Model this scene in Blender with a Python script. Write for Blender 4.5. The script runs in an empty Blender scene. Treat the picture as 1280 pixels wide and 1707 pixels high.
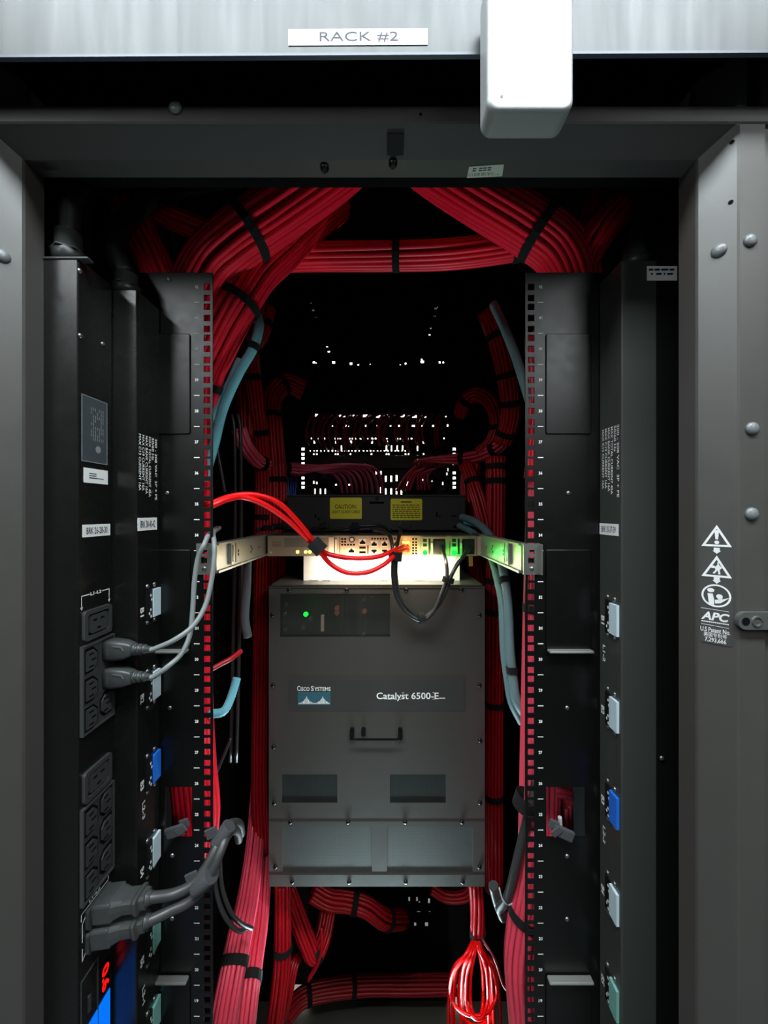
import bpy, bmesh, math, random
from mathutils import Vector, Matrix
random.seed(7)
C = bpy.context.scene.collection
SC = bpy.context.scene

# ---------------------------------------------------------------- camera, world, lights, exposure
F = 641.0            # focal length in pixels of the 1280x1707 frame
ZC = 1.55            # lens height above the aisle floor
cam_d = bpy.data.cameras.new('camera')
cam = bpy.data.objects.new('camera', cam_d)
C.objects.link(cam)
cam.location = (0, 0, ZC)
cam.rotation_euler = (math.pi / 2, 0, 0)
cam_d.sensor_fit = 'AUTO'
cam_d.sensor_width = 36.0
cam_d.lens = F / 1707.0 * 36.0
cam_d.clip_start = 0.01
SC.camera = cam

w = bpy.data.worlds.new('world')
SC.world = w
w.use_nodes = True
w.node_tree.nodes['Background'].inputs[0].default_value = (0.6, 0.75, 0.85, 1)
w.node_tree.nodes['Background'].inputs[1].default_value = 0.02

SC.view_settings.view_transform = 'Standard'
SC.view_settings.look = 'None'
SC.view_settings.gamma = 1.0
SC.view_settings.use_curve_mapping = False
SC.view_settings.exposure = 0.25


def area_light(name, loc, rot, sx, sy, power, col):
    d = bpy.data.lights.new(name, 'AREA')
    d.shape = 'RECTANGLE'
    d.size, d.size_y, d.energy, d.color = sx, sy, power, col
    o = bpy.data.objects.new(name, d)
    o.location, o.rotation_euler = loc, rot
    C.objects.link(o)
    return o


# ceiling lamp over the aisle behind the photographer, lamp over the aisle on the far side of the rack
area_light('aisle_lamp_light', (0.0, -0.22, 2.755), (0, 0, 0), 1.8, 0.25, 40, (0.84, 0.95, 1.0))
area_light('room_lamp_light', (-1.4, -1.75, 2.755), (0, 0, 0), 0.3, 1.9, 22, (0.88, 0.97, 0.98))
area_light('room_lamp_light', (1.4, -1.75, 2.755), (0, 0, 0), 0.3, 1.9, 22, (0.88, 0.97, 0.98))
area_light('far_aisle_lamp_light', (0, 1.85, 2.755), (0, 0, 0), 1.6, 0.3, 130, (1.0, 0.97, 0.9))


def point_light(name, loc, power, col, r=0.004):
    d = bpy.data.lights.new(name, 'POINT')
    d.energy, d.color, d.shadow_soft_size = power, col, r
    o = bpy.data.objects.new(name, d)
    o.location = loc
    C.objects.link(o)
    return o


# ---------------------------------------------------------------- helpers
def P(px, py, d):
    """a photograph pixel at depth d (metres from the lens) -> its world point"""
    return Vector(((px - 640) / F * d, d, ZC + (853.5 - py) / F * d))


class Plane:
    """a flat surface with axes u, v (outward normal n): prints and fittings are laid out on it"""
    def __init__(s, o, u, v):
        s.o, s.u, s.v = Vector(o), Vector(u).normalized(), Vector(v).normalized()
        s.n = s.u.cross(s.v)

    def at(s, u, v, off=0.0):
        return s.o + s.u * u + s.v * v + s.n * off

    def uv(s, px, py):
        c = Vector((0, 0, ZC))
        r = Vector(((px - 640) / F, 1, (853.5 - py) / F))
        t = (s.o - c).dot(s.n) / r.dot(s.n)
        q = c + r * t - s.o
        return q.dot(s.u), q.dot(s.v)


def wallplane(d):                       # faces the camera at depth d
    return Plane((0, d, ZC), (1, 0, 0), (0, 0, 1))


class MB:
    def __init__(s):
        s.v, s.f, s.sm = [], [], []

    def add(s, vs, fs, smooth=False):
        b = len(s.v)
        s.v += [Vector(x) for x in vs]
        for f in fs:
            s.f.append(tuple(b + i for i in f))
            s.sm.append(smooth)
        return s

    def obox(s, c, ax, h, bevel=0.0, seg=2):
        c = Vector(c)
        bm = bmesh.new()
        bmesh.ops.create_cube(bm, size=2.0)
        for v in bm.verts:
            v.co = Vector((v.co.x * h[0], v.co.y * h[1], v.co.z * h[2]))
        if bevel > 0:
            bmesh.ops.bevel(bm, geom=bm.edges[:], offset=min(bevel, 0.98 * min(h)), segments=seg, affect='EDGES', profile=0.5)
        bm.verts.index_update()
        s.add([c + ax[0] * v.co.x + ax[1] * v.co.y + ax[2] * v.co.z for v in bm.verts],
              [[v.index for v in f.verts] for f in bm.faces])
        bm.free()
        return s

    def box(s, lo, hi, bevel=0.0, seg=2):
        lo, hi = Vector(lo), Vector(hi)
        X = (Vector((1, 0, 0)), Vector((0, 1, 0)), Vector((0, 0, 1)))
        return s.obox((lo + hi) / 2, X, [abs(a) / 2 for a in (hi - lo)], bevel, seg)

    def prism(s, pl, pts, o0, o1, taper=0.0):
        n = len(pts)
        if n < 3:
            return s
        a = sum(pts[i][0] * pts[(i + 1) % n][1] - pts[(i + 1) % n][0] * pts[i][1] for i in range(n))
        if a < 0:
            pts = pts[::-1]
        cu = sum(p[0] for p in pts) / n
        cv = sum(p[1] for p in pts) / n
        k = 1 - taper
        vs = [pl.at(p[0], p[1], o0) for p in pts] + [pl.at(cu + (p[0] - cu) * k, cv + (p[1] - cv) * k, o1) for p in pts]
        fs = [list(range(n - 1, -1, -1)), list(range(n, 2 * n))]
        fs += [[i, (i + 1) % n, n + (i + 1) % n, n + i] for i in range(n)]
        return s.add(vs, fs)

    def flat(s, pl, pts, off=0.0002):
        n = len(pts)
        a = sum(pts[i][0] * pts[(i + 1) % n][1] - pts[(i + 1) % n][0] * pts[i][1] for i in range(n))
        if a < 0:
            pts = pts[::-1]
        return s.add([pl.at(p[0], p[1], off) for p in pts], [list(range(n))])

    def ring(s, pl, outer, inner, o0, o1):
        n = len(outer)
        vs = [pl.at(*p, o0) for p in outer] + [pl.at(*p, o1) for p in outer] + [pl.at(*p, o1) for p in inner] + [pl.at(*p, o0) for p in inner]
        fs = []
        for i in range(n):
            j = (i + 1) % n
            for k in range(3):
                fs.append([k * n + i, k * n + j, (k + 1) * n + j, (k + 1) * n + i])
        return s.add(vs, fs)

    def line(s, pl, a, b, wd, off=0.0002):
        a, b = Vector(a), Vector(b)
        t = (b - a).normalized()
        q = Vector((-t.y, t.x)) * wd / 2
        return s.flat(pl, [tuple(a + q), tuple(b + q), tuple(b - q), tuple(a - q)], off)

    def tube(s, pts, r, n=8, cap=True, ry=None, up=None):
        pts = [Vector(p) for p in pts]
        m = len(pts)
        rr = r if isinstance(r, (list, tuple)) else [r] * m
        fr = frames(pts, up)
        vs = []
        for i in range(m):
            _, a, b = fr[i]
            ky = 1.0 if ry is None else ry
            for k in range(n):
                th = 2 * math.pi * k / n
                vs.append(pts[i] + a * (math.cos(th) * rr[i]) + b * (math.sin(th) * rr[i] * ky))
        fs = []
        for i in range(m - 1):
            for k in range(n):
                l = (k + 1) % n
                fs.append([i * n + k, i * n + l, (i + 1) * n + l, (i + 1) * n + k])
        s.add(vs, fs, True)
        if cap:
            b0 = len(s.v) - len(vs)
            s.f.append(tuple(b0 + k for k in range(n - 1, -1, -1)))
            s.sm.append(False)
            s.f.append(tuple(b0 + (m - 1) * n + k for k in range(n)))
            s.sm.append(False)
        return s

    def mesh(s, name, origin):
        me = bpy.data.meshes.new(name)
        o = Vector(origin)
        me.from_pydata([v - o for v in s.v], [], s.f)
        me.polygons.foreach_set('use_smooth', s.sm)
        me.update()
        return me


def frames(pts, up=None):
    m = len(pts)
    out, a = [], None
    for i in range(m):
        t = (pts[min(i + 1, m - 1)] - pts[max(i - 1, 0)])
        t = t.normalized() if t.length > 1e-9 else Vector((0, 0, 1))
        if a is None:
            u = Vector(up) if up is not None else (Vector((0, 1, 0)) if abs(t.y) < 0.9 else Vector((1, 0, 0)))
            a = (u - t * u.dot(t)).normalized()
        else:
            a = a - t * a.dot(t)
            a = a.normalized() if a.length > 1e-6 else t.orthogonal().normalized()
        out.append((t, a, t.cross(a)))
    return out


def spline(cp, k=8):
    cp = [Vector(c) for c in cp]
    q = [cp[0] * 2 - cp[1]] + cp + [cp[-1] * 2 - cp[-2]]
    out = []
    for i in range(1, len(q) - 2):
        p0, p1, p2, p3 = q[i - 1:i + 3]
        for j in range(k):
            t = j / k
            out.append(0.5 * ((2 * p1) + (p2 - p0) * t + (2 * p0 - 5 * p1 + 4 * p2 - p3) * t * t + (3 * p1 - p0 - 3 * p2 + p3) * t ** 3))
    out.append(cp[-1])
    return out


def pxs(lst, k=8):
    return spline([P(*c) for c in lst], k)


def rrect(u0, v0, u1, v1, r=0.001, n=3):
    if u0 > u1: u0, u1 = u1, u0
    if v0 > v1: v0, v1 = v1, v0
    r = min(r, (u1 - u0) / 2, (v1 - v0) / 2)
    out = []
    for cx, cy, a0 in ((u1 - r, v1 - r, 0), (u0 + r, v1 - r, 90), (u0 + r, v0 + r, 180), (u1 - r, v0 + r, 270)):
        for i in range(n + 1):
            a = math.radians(a0 + 90 * i / n)
            out.append((cx + r * math.cos(a), cy + r * math.sin(a)))
    return out


def rect(u0, v0, u1, v1):
    return [(u0, v0), (u1, v0), (u1, v1), (u0, v1)]


def circ(cu, cv, r, n=14, ry=None):
    return [(cu + r * math.cos(2 * math.pi * i / n), cv + (ry or r) * math.sin(2 * math.pi * i / n)) for i in range(n)]


_tc = {}
def text2d(body, bold=0.0, shear=0.0):
    key = (body, bold, shear)
    if key not in _tc:
        cu = bpy.data.curves.new('t', 'FONT')
        cu.body = body
        cu.size = 1.0
        cu.offset = bold
        cu.shear = shear
        cu.resolution_u = 3
        ob = bpy.data.objects.new('t', cu)
        C.objects.link(ob)
        dg = bpy.context.evaluated_depsgraph_get()
        me = bpy.data.meshes.new_from_object(ob.evaluated_get(dg))
        vs = [(v.co.x, v.co.y) for v in me.vertices]
        fs = [list(p.vertices) for p in me.polygons]
        bpy.data.objects.remove(ob)
        bpy.data.curves.remove(cu)
        bpy.data.meshes.remove(me)
        _tc[key] = (vs, fs)
    return _tc[key]


def text(mb, pl, body, u0, v0, u1, v1, turn=False, bold=0.0, shear=0.0, off=0.0003):
    """lettering fitted to the box u0..u1, v0..v1 of a plane; turn = reads downwards"""
    vs, fs = text2d(body, bold, shear)
    if not vs:
        return
    x0, x1 = min(v[0] for v in vs), max(v[0] for v in vs)
    y0, y1 = min(v[1] for v in vs), max(v[1] for v in vs)
    o = []
    for x, y in vs:
        a, b = (x - x0) / max(x1 - x0, 1e-6), (y - y0) / max(y1 - y0, 1e-6)
        if turn:
            o.append(pl.at(u0 + (u1 - u0) * b, v1 - (v1 - v0) * a, off))
        else:
            o.append(pl.at(u0 + (u1 - u0) * a, v0 + (v1 - v0) * b, off))
    mb.add(o, fs)


def pxrect(pl, x0, y0, x1, y1):
    """pixel box (photograph) -> u0, v0, u1, v1 on the plane through its centre lines"""
    ym, xm = (y0 + y1) / 2, (x0 + x1) / 2
    us = (pl.uv(x0, ym)[0], pl.uv(x1, ym)[0])
    vs = (pl.uv(xm, y1)[1], pl.uv(xm, y0)[1])
    return min(us), min(vs), max(us), max(vs)


ORG = {}
def tag(o, label=None, cat=None, group=None, kind=None):
    if label: o['label'] = label
    if cat: o['category'] = cat
    if group: o['group'] = group
    if kind: o['kind'] = kind
    return o


def thing(name, label, cat, loc, group=None):
    o = bpy.data.objects.new(name, None)
    o.empty_display_size = 0.02
    o.location = Vector(loc)
    C.objects.link(o)
    ORG[o.name] = Vector(loc)
    return tag(o, label, cat, group)


def build(name, mb, mat, parent=None, label=None, kind=None, origin=None):
    org = ORG[parent.name] if parent is not None else Vector(origin or (0, 0, 0))
    o = bpy.data.objects.new(name, mb.mesh(name, org))
    o.data.materials.append(mat)
    if parent is not None:
        o.parent = parent
    else:
        o.location = org
    ORG[o.name] = org
    C.objects.link(o)
    return tag(o, label, None, None, kind)


def shared(name, me, parent, loc, rot=None):
    """one more small part that shares its mesh data"""
    o = bpy.data.objects.new(name, me)
    o.parent = parent
    o.location = Vector(loc) - ORG[parent.name]
    if rot is not None:
        o.rotation_euler = rot
    ORG[o.name] = Vector(loc)
    C.objects.link(o)
    return o


# ---------------------------------------------------------------- materials
def srgb(c):
    return tuple((x / 12.92 if x <= 0.04045 else ((x + 0.055) / 1.055) ** 2.4) for x in (v / 255 for v in c)) + (1,)


def mat(name, col, rough=0.5, metal=0.0, spec=0.5, var=0.0, scale=60.0, bump=0.0, stretch=(1, 1, 1), rvar=0.0, emit=None, es=0.0):
    m = bpy.data.materials.new(name)
    m.use_nodes = True
    nt = m.node_tree
    b = nt.nodes['Principled BSDF']
    c = srgb(col)
    b.inputs['Base Color'].default_value = c
    b.inputs['Roughness'].default_value = rough
    b.inputs['Metallic'].default_value = metal
    b.inputs['Specular IOR Level'].default_value = spec
    if emit:
        b.inputs['Emission Color'].default_value = srgb(emit)
        b.inputs['Emission Strength'].default_value = es
    if var or bump or rvar:
        tc = nt.nodes.new('ShaderNodeTexCoord')
        mp = nt.nodes.new('ShaderNodeMapping')
        mp.inputs['Scale'].default_value = stretch
        nz = nt.nodes.new('ShaderNodeTexNoise')
        nz.inputs['Scale'].default_value = scale
        nz.inputs['Detail'].default_value = 4
        nt.links.new(tc.outputs['Object'], mp.inputs['Vector'])
        nt.links.new(mp.outputs['Vector'], nz.inputs['Vector'])
        if var:
            mx = nt.nodes.new('ShaderNodeMix')
            mx.data_type = 'RGBA'
            mx.inputs[6].default_value = tuple(x * (1 - var) for x in c[:3]) + (1,)
            mx.inputs[7].default_value = tuple(min(1, x * (1 + var)) for x in c[:3]) + (1,)
            nt.links.new(nz.outputs['Fac'], mx.inputs[0])
            nt.links.new(mx.outputs[2], b.inputs['Base Color'])
        if rvar:
            mr = nt.nodes.new('ShaderNodeMapRange')
            mr.inputs['To Min'].default_value = max(0.05, rough - rvar)
            mr.inputs['To Max'].default_value = min(1, rough + rvar)
            nt.links.new(nz.outputs['Fac'], mr.inputs['Value'])
            nt.links.new(mr.outputs['Result'], b.inputs['Roughness'])
        if bump:
            bp = nt.nodes.new('ShaderNodeBump')
            bp.inputs['Strength'].default_value = bump
            bp.inputs['Distance'].default_value = 0.002
            nt.links.new(nz.outputs['Fac'], bp.inputs['Height'])
            nt.links.new(bp.outputs['Normal'], b.inputs['Normal'])
    return m


def perforated(name, col, pitch, radius, rough=0.5):
    """sheet metal with a staggered grid of round holes (the holes let light and sight through)"""
    m = mat(name, col, rough)
    nt = m.node_tree
    b = nt.nodes['Principled BSDF']
    out = nt.nodes['Material Output']
    tc = nt.nodes.new('ShaderNodeTexCoord')
    sp = nt.nodes.new('ShaderNodeSeparateXYZ')
    nt.links.new(tc.outputs['Object'], sp.inputs[0])

    def M(op, a, bb=None):
        n = nt.nodes.new('ShaderNodeMath')
        n.operation = op
        for i, x in enumerate((a, bb)):
            if x is None: continue
            if isinstance(x, (int, float)): n.inputs[i].default_value = x
            else: nt.links.new(x, n.inputs[i])
        return n.outputs[0]
    x, z = sp.outputs['X'], sp.outputs['Z']
    u = M('DIVIDE', M('ADD', x, z), pitch)
    v = M('DIVIDE', M('SUBTRACT', x, z), pitch)
    fu = M('SUBTRACT', M('FRACT', u), 0.5)
    fv = M('SUBTRACT', M('FRACT', v), 0.5)
    d = M('SQRT', M('ADD', M('MULTIPLY', fu, fu), M('MULTIPLY', fv, fv)))
    hole = M('LESS_THAN', d, radius)
    tr = nt.nodes.new('ShaderNodeBsdfTransparent')
    mx = nt.nodes.new('ShaderNodeMixShader')
    nt.links.new(hole, mx.inputs[0])
    nt.links.new(b.outputs[0], mx.inputs[1])
    nt.links.new(tr.outputs[0], mx.inputs[2])
    nt.links.new(mx.outputs[0], out.inputs[0])
    return m


BLK = mat('black_powder_coat', (9, 9, 8), 0.33, 0, 0.5, rvar=0.06, scale=90, bump=0.02)
FRAME = mat('frame_black_paint', (72, 70, 67), 0.4, 0, 0.6, var=0.05, rvar=0.07, scale=35, bump=0.04)
LIP = mat('lip_highlight_paint', (120, 122, 118), 0.3, 0.2)  # lighter paint: the highlight along the lips is put into the colour
PDUM = mat('power_strip_black_paint', (20, 20, 19), 0.27, 0, 0.5, rvar=0.06, scale=50, bump=0.015)
PDUG = mat('power_strip_lit_paint', (60, 63, 60), 0.33, 0, 0.5, rvar=0.06, scale=50, bump=0.015)  # lighter copy of the strip paint, reflected light put into the colour
PINKC = mat('lit_pink_patch_jacket', (250, 108, 138), 0.4)  # pink stands in for light falling on the left patch fan
PLAS = mat('black_plastic', (58, 60, 60), 0.36)
PLASD = mat('dark_plastic', (14, 14, 14), 0.5)
DARK = mat('matt_black', (3, 3, 3), 0.9, 0, 0.15)
RUB = mat('black_rubber', (26, 26, 26), 0.5)
GREYC = mat('grey_cord_rubber', (120, 126, 126), 0.42)
BLKC = mat('black_cord_rubber', (58, 58, 58), 0.38)
THIN = mat('thin_black_jacket', (40, 40, 40), 0.3)
VEL = mat('black_velcro', (10, 10, 10), 0.9, bump=0.3, scale=600)
VELG = mat('grey_velcro', (62, 63, 66), 0.95, bump=0.4, scale=500, var=0.2)
REDT = mat('lit_red_cable_jacket', (252, 30, 56), 0.42, var=0.06, scale=20)  # brighter copy of the red: light on the upper bundles is in the colour
RED = mat('shaded_red_cable_jacket', (178, 14, 28), 0.42, var=0.06, scale=20)  # darker copy of the red: shade deeper in the rack is in the colour
REDB = mat('bright_red_cable_jacket', (240, 14, 16), 0.35)
REDP = mat('lit_pinkish_red_jacket', (232, 74, 96), 0.4, var=0.05, scale=20)  # paler copy of the red, with the light on these cables painted in
TEAL = mat('teal_conduit', (124, 200, 216), 0.45)
TEALG = mat('grey_blue_conduit', (104, 132, 136), 0.5)
BLUEC = mat('blue_cable_jacket', (40, 90, 200), 0.4)
STEEL = mat('zinc_steel', (190, 190, 182), 0.32, 0.9, rvar=0.1, scale=60, stretch=(1, 0.1, 1))
SCRW = mat('screw_steel', (160, 160, 158), 0.3, 0.9)
SCRB = mat('black_screw', (22, 22, 22), 0.35, 0.4)
RIV = mat('painted_rivet', (112, 115, 116), 0.35)
WHITE = mat('white_label', (238, 238, 236), 0.5)
WHITEP = mat('white_plastic', (172, 174, 174), 0.4)
WPRINT = mat('white_print', (238, 240, 236), 0.6)
KPRINT = mat('black_print', (40, 42, 60), 0.6)
YELLOW = mat('yellow_label', (246, 236, 60), 0.5)
OLIVE = mat('olive_print', (112, 104, 10), 0.6)
STKR = mat('dark_sticker_film', (74, 74, 72), 0.35)
ASSET = mat('asset_label', (196, 196, 180), 0.5)
GREYP = mat('nameplate_grey', (66, 72, 76), 0.45)
BRUSH = mat('brushed_grey_panel', (61, 65, 66), 0.45, 0.0, 0.5, var=0.10, scale=14, stretch=(6, 6, 0.5), rvar=0.1)
CHAS = mat('switch_grey_paint', (67, 65, 61), 0.36, 0.1, 0.5, rvar=0.05, scale=50)
CHASD = mat('switch_band_paint', (58, 58, 56), 0.4, 0.1)
CHASP = perforated('switch_perforated_sheet', (50, 54, 52), 0.0036, 0.42)
CHASQ = perforated('switch_fine_perforated_sheet', (66, 67, 65), 0.0036, 0.27)
ENC = mat('enclosure_grey_paint', (56, 57, 56), 0.42, 0.1)
ROUT = mat('router_beige_metal', (172, 150, 126), 0.4, 0.3)
ROUTD = mat('router_grey_strip', (120, 112, 100), 0.5)
ROUTL = mat('router_light_module', (216, 200, 180), 0.4, 0.2)
AMB = mat('amber_module', (190, 120, 40), 0.4)
COPPER = mat('copper_terminal', (230, 150, 110), 0.3, 0.7)
BLUESC = mat('blue_screen', (5, 20, 60), 0.3, emit=(0, 108, 232), es=1.0)
REDLED = mat('red_digits', (60, 0, 0), 0.3, emit=(255, 12, 12), es=1.5)
GRNLED = mat('green_led', (2, 20, 6), 0.9, 0, 0.05, emit=(6, 255, 48), es=4.0)
YGLED = mat('yellow_green_led', (80, 90, 20), 0.3, emit=(235, 255, 110), es=2.5)
STW = mat('pale_breaker_cap', (200, 220, 228), 0.5)
STB = mat('blue_breaker_cap', (30, 112, 222), 0.5)
STT = mat('teal_breaker_cap', (120, 176, 164), 0.5)
LOGO = mat('logo_teal_print', (44, 92, 104), 0.5)
FLOORM = mat('floor_tile', (66, 72, 74), 0.4, var=0.1, scale=30)
WALLM = mat('room_wall_paint', (20, 20, 21), 0.6)
BACKW = mat('back_wall_paint', (60, 62, 63), 0.6)
FARW = mat('far_aisle_wall_paint', (232, 230, 224), 0.6)
LAMP = mat('lamp_diffuser', (240, 240, 240), 0.5, emit=(255, 255, 255), es=4)
BASEM = mat('rack_base_paint', (74, 72, 64), 0.5)
WPLATE = mat('white_blanking_plate', (236, 238, 234), 0.45)


def pierced(mb, pl, u0, v0, u1, v1, holes, th):
    """flat plate (front face at off 0, thickness th backwards) with rectangular through-holes"""
    us = sorted({u0, u1} | {min(max(x, u0), u1) for h in holes for x in (h[0], h[2])})
    vs = sorted({v0, v1} | {min(max(x, v0), v1) for h in holes for x in (h[1], h[3])})

    def solid(a, b):
        return not any(h[0] < a < h[2] and h[1] < b < h[3] for h in holes)
    for j in range(len(vs) - 1):
        b = (vs[j] + vs[j + 1]) / 2
        run = None
        for i in range(len(us)):
            ok = i < len(us) - 1 and solid((us[i] + us[i + 1]) / 2, b)
            if ok and run is None:
                run = us[i]
            if not ok and run is not None:
                a0, a1 = run, us[i]
                run = None
                mb.add([pl.at(a0, vs[j], 0), pl.at(a1, vs[j], 0), pl.at(a1, vs[j + 1], 0), pl.at(a0, vs[j + 1], 0)], [[0, 1, 2, 3]])
                mb.add([pl.at(a0, vs[j], -th), pl.at(a1, vs[j], -th), pl.at(a1, vs[j + 1], -th), pl.at(a0, vs[j + 1], -th)], [[3, 2, 1, 0]])
    for h in list(holes) + [(u0, v0, u1, v1)]:
        q = rect(*h)
        for i in range(4):
            a, b = q[i], q[(i + 1) % 4]
            mb.add([pl.at(*a, 0), pl.at(*b, 0), pl.at(*b, -th), pl.at(*a, -th)], [[0, 3, 2, 1]])


def dome_mesh(name, r, h, m, n=12):
    mb = MB()
    mb.tube([(0, 0.0005, 0), (0, -h * 0.45, 0), (0, -h * 0.85, 0), (0, -h, 0)], [r, r * 0.95, r * 0.65, r * 0.2], n)
    me = mb.mesh(name, (0, 0, 0))
    me.materials.append(m)
    return me


M_RIV = dome_mesh('rivet', 0.0070, 0.004, RIV)
M_SCR = dome_mesh('screw', 0.0032, 0.002, SCRW, 10)
M_SCRB = dome_mesh('screw_black', 0.0045, 0.003, SCRB, 10)
# ================================================================ the room
def structure(name, lo, hi, m):
    o = build(name, MB().box(lo, hi), m)
    o['kind'] = 'structure'
    return o


structure('floor', (-2.2, -3.25, -0.05), (2.2, 2.9, 0.0), FLOORM)
structure('ceiling', (-2.2, -3.25, 2.80), (2.2, 2.9, 2.85), WALLM)
structure('wall_back', (-2.2, -3.25, 0.0), (2.2, -3.2, 2.8), BACKW)
structure('wall_left', (-2.25, -3.25, 0.0), (-2.2, 2.9, 2.8), WALLM)
structure('wall_right', (2.2, -3.25, 0.0), (2.25, 2.9, 2.8), WALLM)
structure('wall_far', (-2.2, 2.5, 0.0), (2.2, 2.55, 2.8), FARW)
structure('wall_light_block_left', (-2.2, 0.46, 0.0), (-0.475, 0.56, 2.8), WALLM)  # unseen walls beside and above the rack, added to stop far-aisle light
structure('wall_light_block_right', (0.435, 0.46, 0.0), (2.2, 0.56, 2.8), WALLM)
structure('wall_light_block_top', (-0.475, 0.482, ZC + 0.702), (0.435, 0.56, 2.8), WALLM)
for y, lab in ((-0.22, 'long ceiling light over the aisle in front of the open rack'),
               (1.85, 'long ceiling light over the aisle behind the rack')):
    t = thing('ceiling_light', lab, 'ceiling light', (0, y, 2.8))
    build('housing', MB().box((-1.26, y - 0.19, 2.765), (1.26, y + 0.19, 2.8), 0.004), WHITEP, t)
    build('diffuser', MB().box((-1.2, y - 0.15, 2.758), (1.2, y + 0.15, 2.7645)), LAMP, t)

t = thing('rack_fill_bar', 'slim added fill light bar, out of view low in the rack below the switch', 'light bar', (0, 0.735, 0.51))  # added fill light below the view, brightens the lower switch and cables
build('housing', MB().box((-0.2, 0.722, 0.485), (0.17, 0.75, 0.495), 0.002), WHITEP, t)
build('hood', MB().box((-0.2, 0.720, 0.485), (0.17, 0.722, 0.555)), DARK, t)  # hoods shape the added fill, shading the frame head and rear bundles
build('hood', MB().box((-0.2, 0.75, 0.485), (0.17, 0.752, 0.548)), DARK, t)
build('diffuser', MB().box((-0.195, 0.730, 0.495), (0.165, 0.742, 0.497)), LAMP, t)
area_light('rack_fill_bar_light', (-0.015, 0.736, 0.499), (math.radians(180), 0, 0), 0.36, 0.012, 6.0, (0.68, 0.94, 1.0))

for x, lab in ((-1.4, 'ceiling light running back over the left part of the room'), (1.4, 'ceiling light running back over the right part of the room')):
    t = thing('ceiling_light', lab, 'ceiling light', (x, -1.75, 2.8))
    build('housing', MB().box((x - 0.19, -2.74, 2.765), (x + 0.19, -0.76, 2.8), 0.004), WHITEP, t)
    build('diffuser', MB().box((x - 0.15, -2.70, 2.758), (x + 0.15, -0.80, 2.7645)), LAMP, t)

# ================================================================ header panel above the rack, RACK #2
hp = thing('header_panel', 'brushed light grey header panel above the rack, lettered RACK #2', 'panel', (0, 0.355, ZC + 0.42))
HP = Plane((0, 0.361, ZC), (1, 0, 0.006), (0, 0, 1))
mb = MB()
zb = HP.uv(640, 91)[1]
mb.prism(HP, rect(-1.3, zb, 1.3, zb + 0.62), 0, -0.003)
build('panel', mb, BRUSH, hp)
mb = MB()
mb.prism(HP, rect(-1.3, zb - 0.0012, 1.3, zb + 0.0012), 0.0008, -0.0032)
build('bottom_edge', mb, mat('panel_edge', (70, 76, 88), 0.4, 0.2), hp)
q = pxrect(HP, 476, 49, 708, 76)
lab = build('name_label', MB().prism(HP, rect(*q), 0.0001, 0.0006), WHITE, hp, 'white tape label reading RACK #2')
mb = MB()
text(mb, HP, 'RACK #2', *pxrect(HP, 528, 54, 659, 71), off=0.0008)
build('lettering', mb, KPRINT, lab)

# ================================================================ white sensor box hung on the header panel
sn = thing('wireless_sensor', 'white plastic sensor box with rounded corners hanging on the grey header panel', 'sensor', (0.13, 0.35, ZC + 0.36))
S = wallplane(0.325)
u0, v0, u1, v1 = pxrect(S, 812, -60, 957, 184)
mb = MB()
mb.prism(S, rrect(u0, v0, u1, v1, 0.010, 6), 0.0, -0.0265)
sb = build('body', mb, WHITEP, sn)
bv = sb.modifiers.new('soft_edge', 'BEVEL'); bv.width = 0.0035; bv.segments = 4; bv.limit_method = 'ANGLE'; bv.angle_limit = 0.7
sb.data.polygons.foreach_set('use_smooth', [True] * len(sb.data.polygons))
wn = sb.modifiers.new('weighted', 'WEIGHTED_NORMAL')
mb = MB().flat(S, circ(*S.uv(836, 161), 0.0012, 10), 0.0002)
build('indicator_hole', mb, mat('grey_hole', (120, 118, 112), 0.6), sn)

# ================================================================ the rack
RK = thing('server_rack', 'open black server cabinet with rounded front frame and numbered mounting rails', 'rack', (-0.025, 0.8, 0.0))
HZ = Plane((0, 0, 0), (1, 0, 0), (0, 1, 0))
ZT = ZC + 0.4003      # top of the front opening
ZE = ZC + 0.3845      # back edge of the angled head
YF, YE, YR = 0.396, 0.42, 0.445


def profile_post(side):
    if side < 0:
        a, b, out = -0.414, -0.393, -0.47
    else:
        a, b, out = 0.3645, 0.341, 0.3925
    s = 1 if side < 0 else -1
    pts = [(out, YF), (a - s * 0.002, YF), (a + s * 0.0005, YF + 0.0008), (b - s * 0.0012, YE - 0.0012), (b, YE + 0.0014), (b, YR), (b - s * 0.02, YR), (b - s * 0.02, YE + 0.012), (out, YE + 0.012)]
    mb = MB()
    # convex pieces: front bar, angled lip, return flange
    mb.prism(HZ, [pts[0], pts[1], pts[2], (a + s * 0.0005, YE), (out, YE)], 0.02, ZT - 0.0008)
    mb.prism(HZ, [(a - s * 0.01, YF + 0.001), pts[2], pts[3], pts[4], (a - s * 0.01, YE + 0.0014)], 0.02, ZC + 0.47)
    mb.prism(HZ, [pts[4], pts[5], pts[6], (b - s * 0.02, YE + 0.0014)], 0.02, ZC + 0.47)
    return mb


build('frame_post', profile_post(-1), FRAME, RK)
build('frame_post', profile_post(1), FRAME, RK)
mb = MB().box((0.3927, 0.400, 0.02), (0.43, 0.47, ZC + 0.52), 0.002)
build('frame_edge', mb, FRAME, RK)

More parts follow.
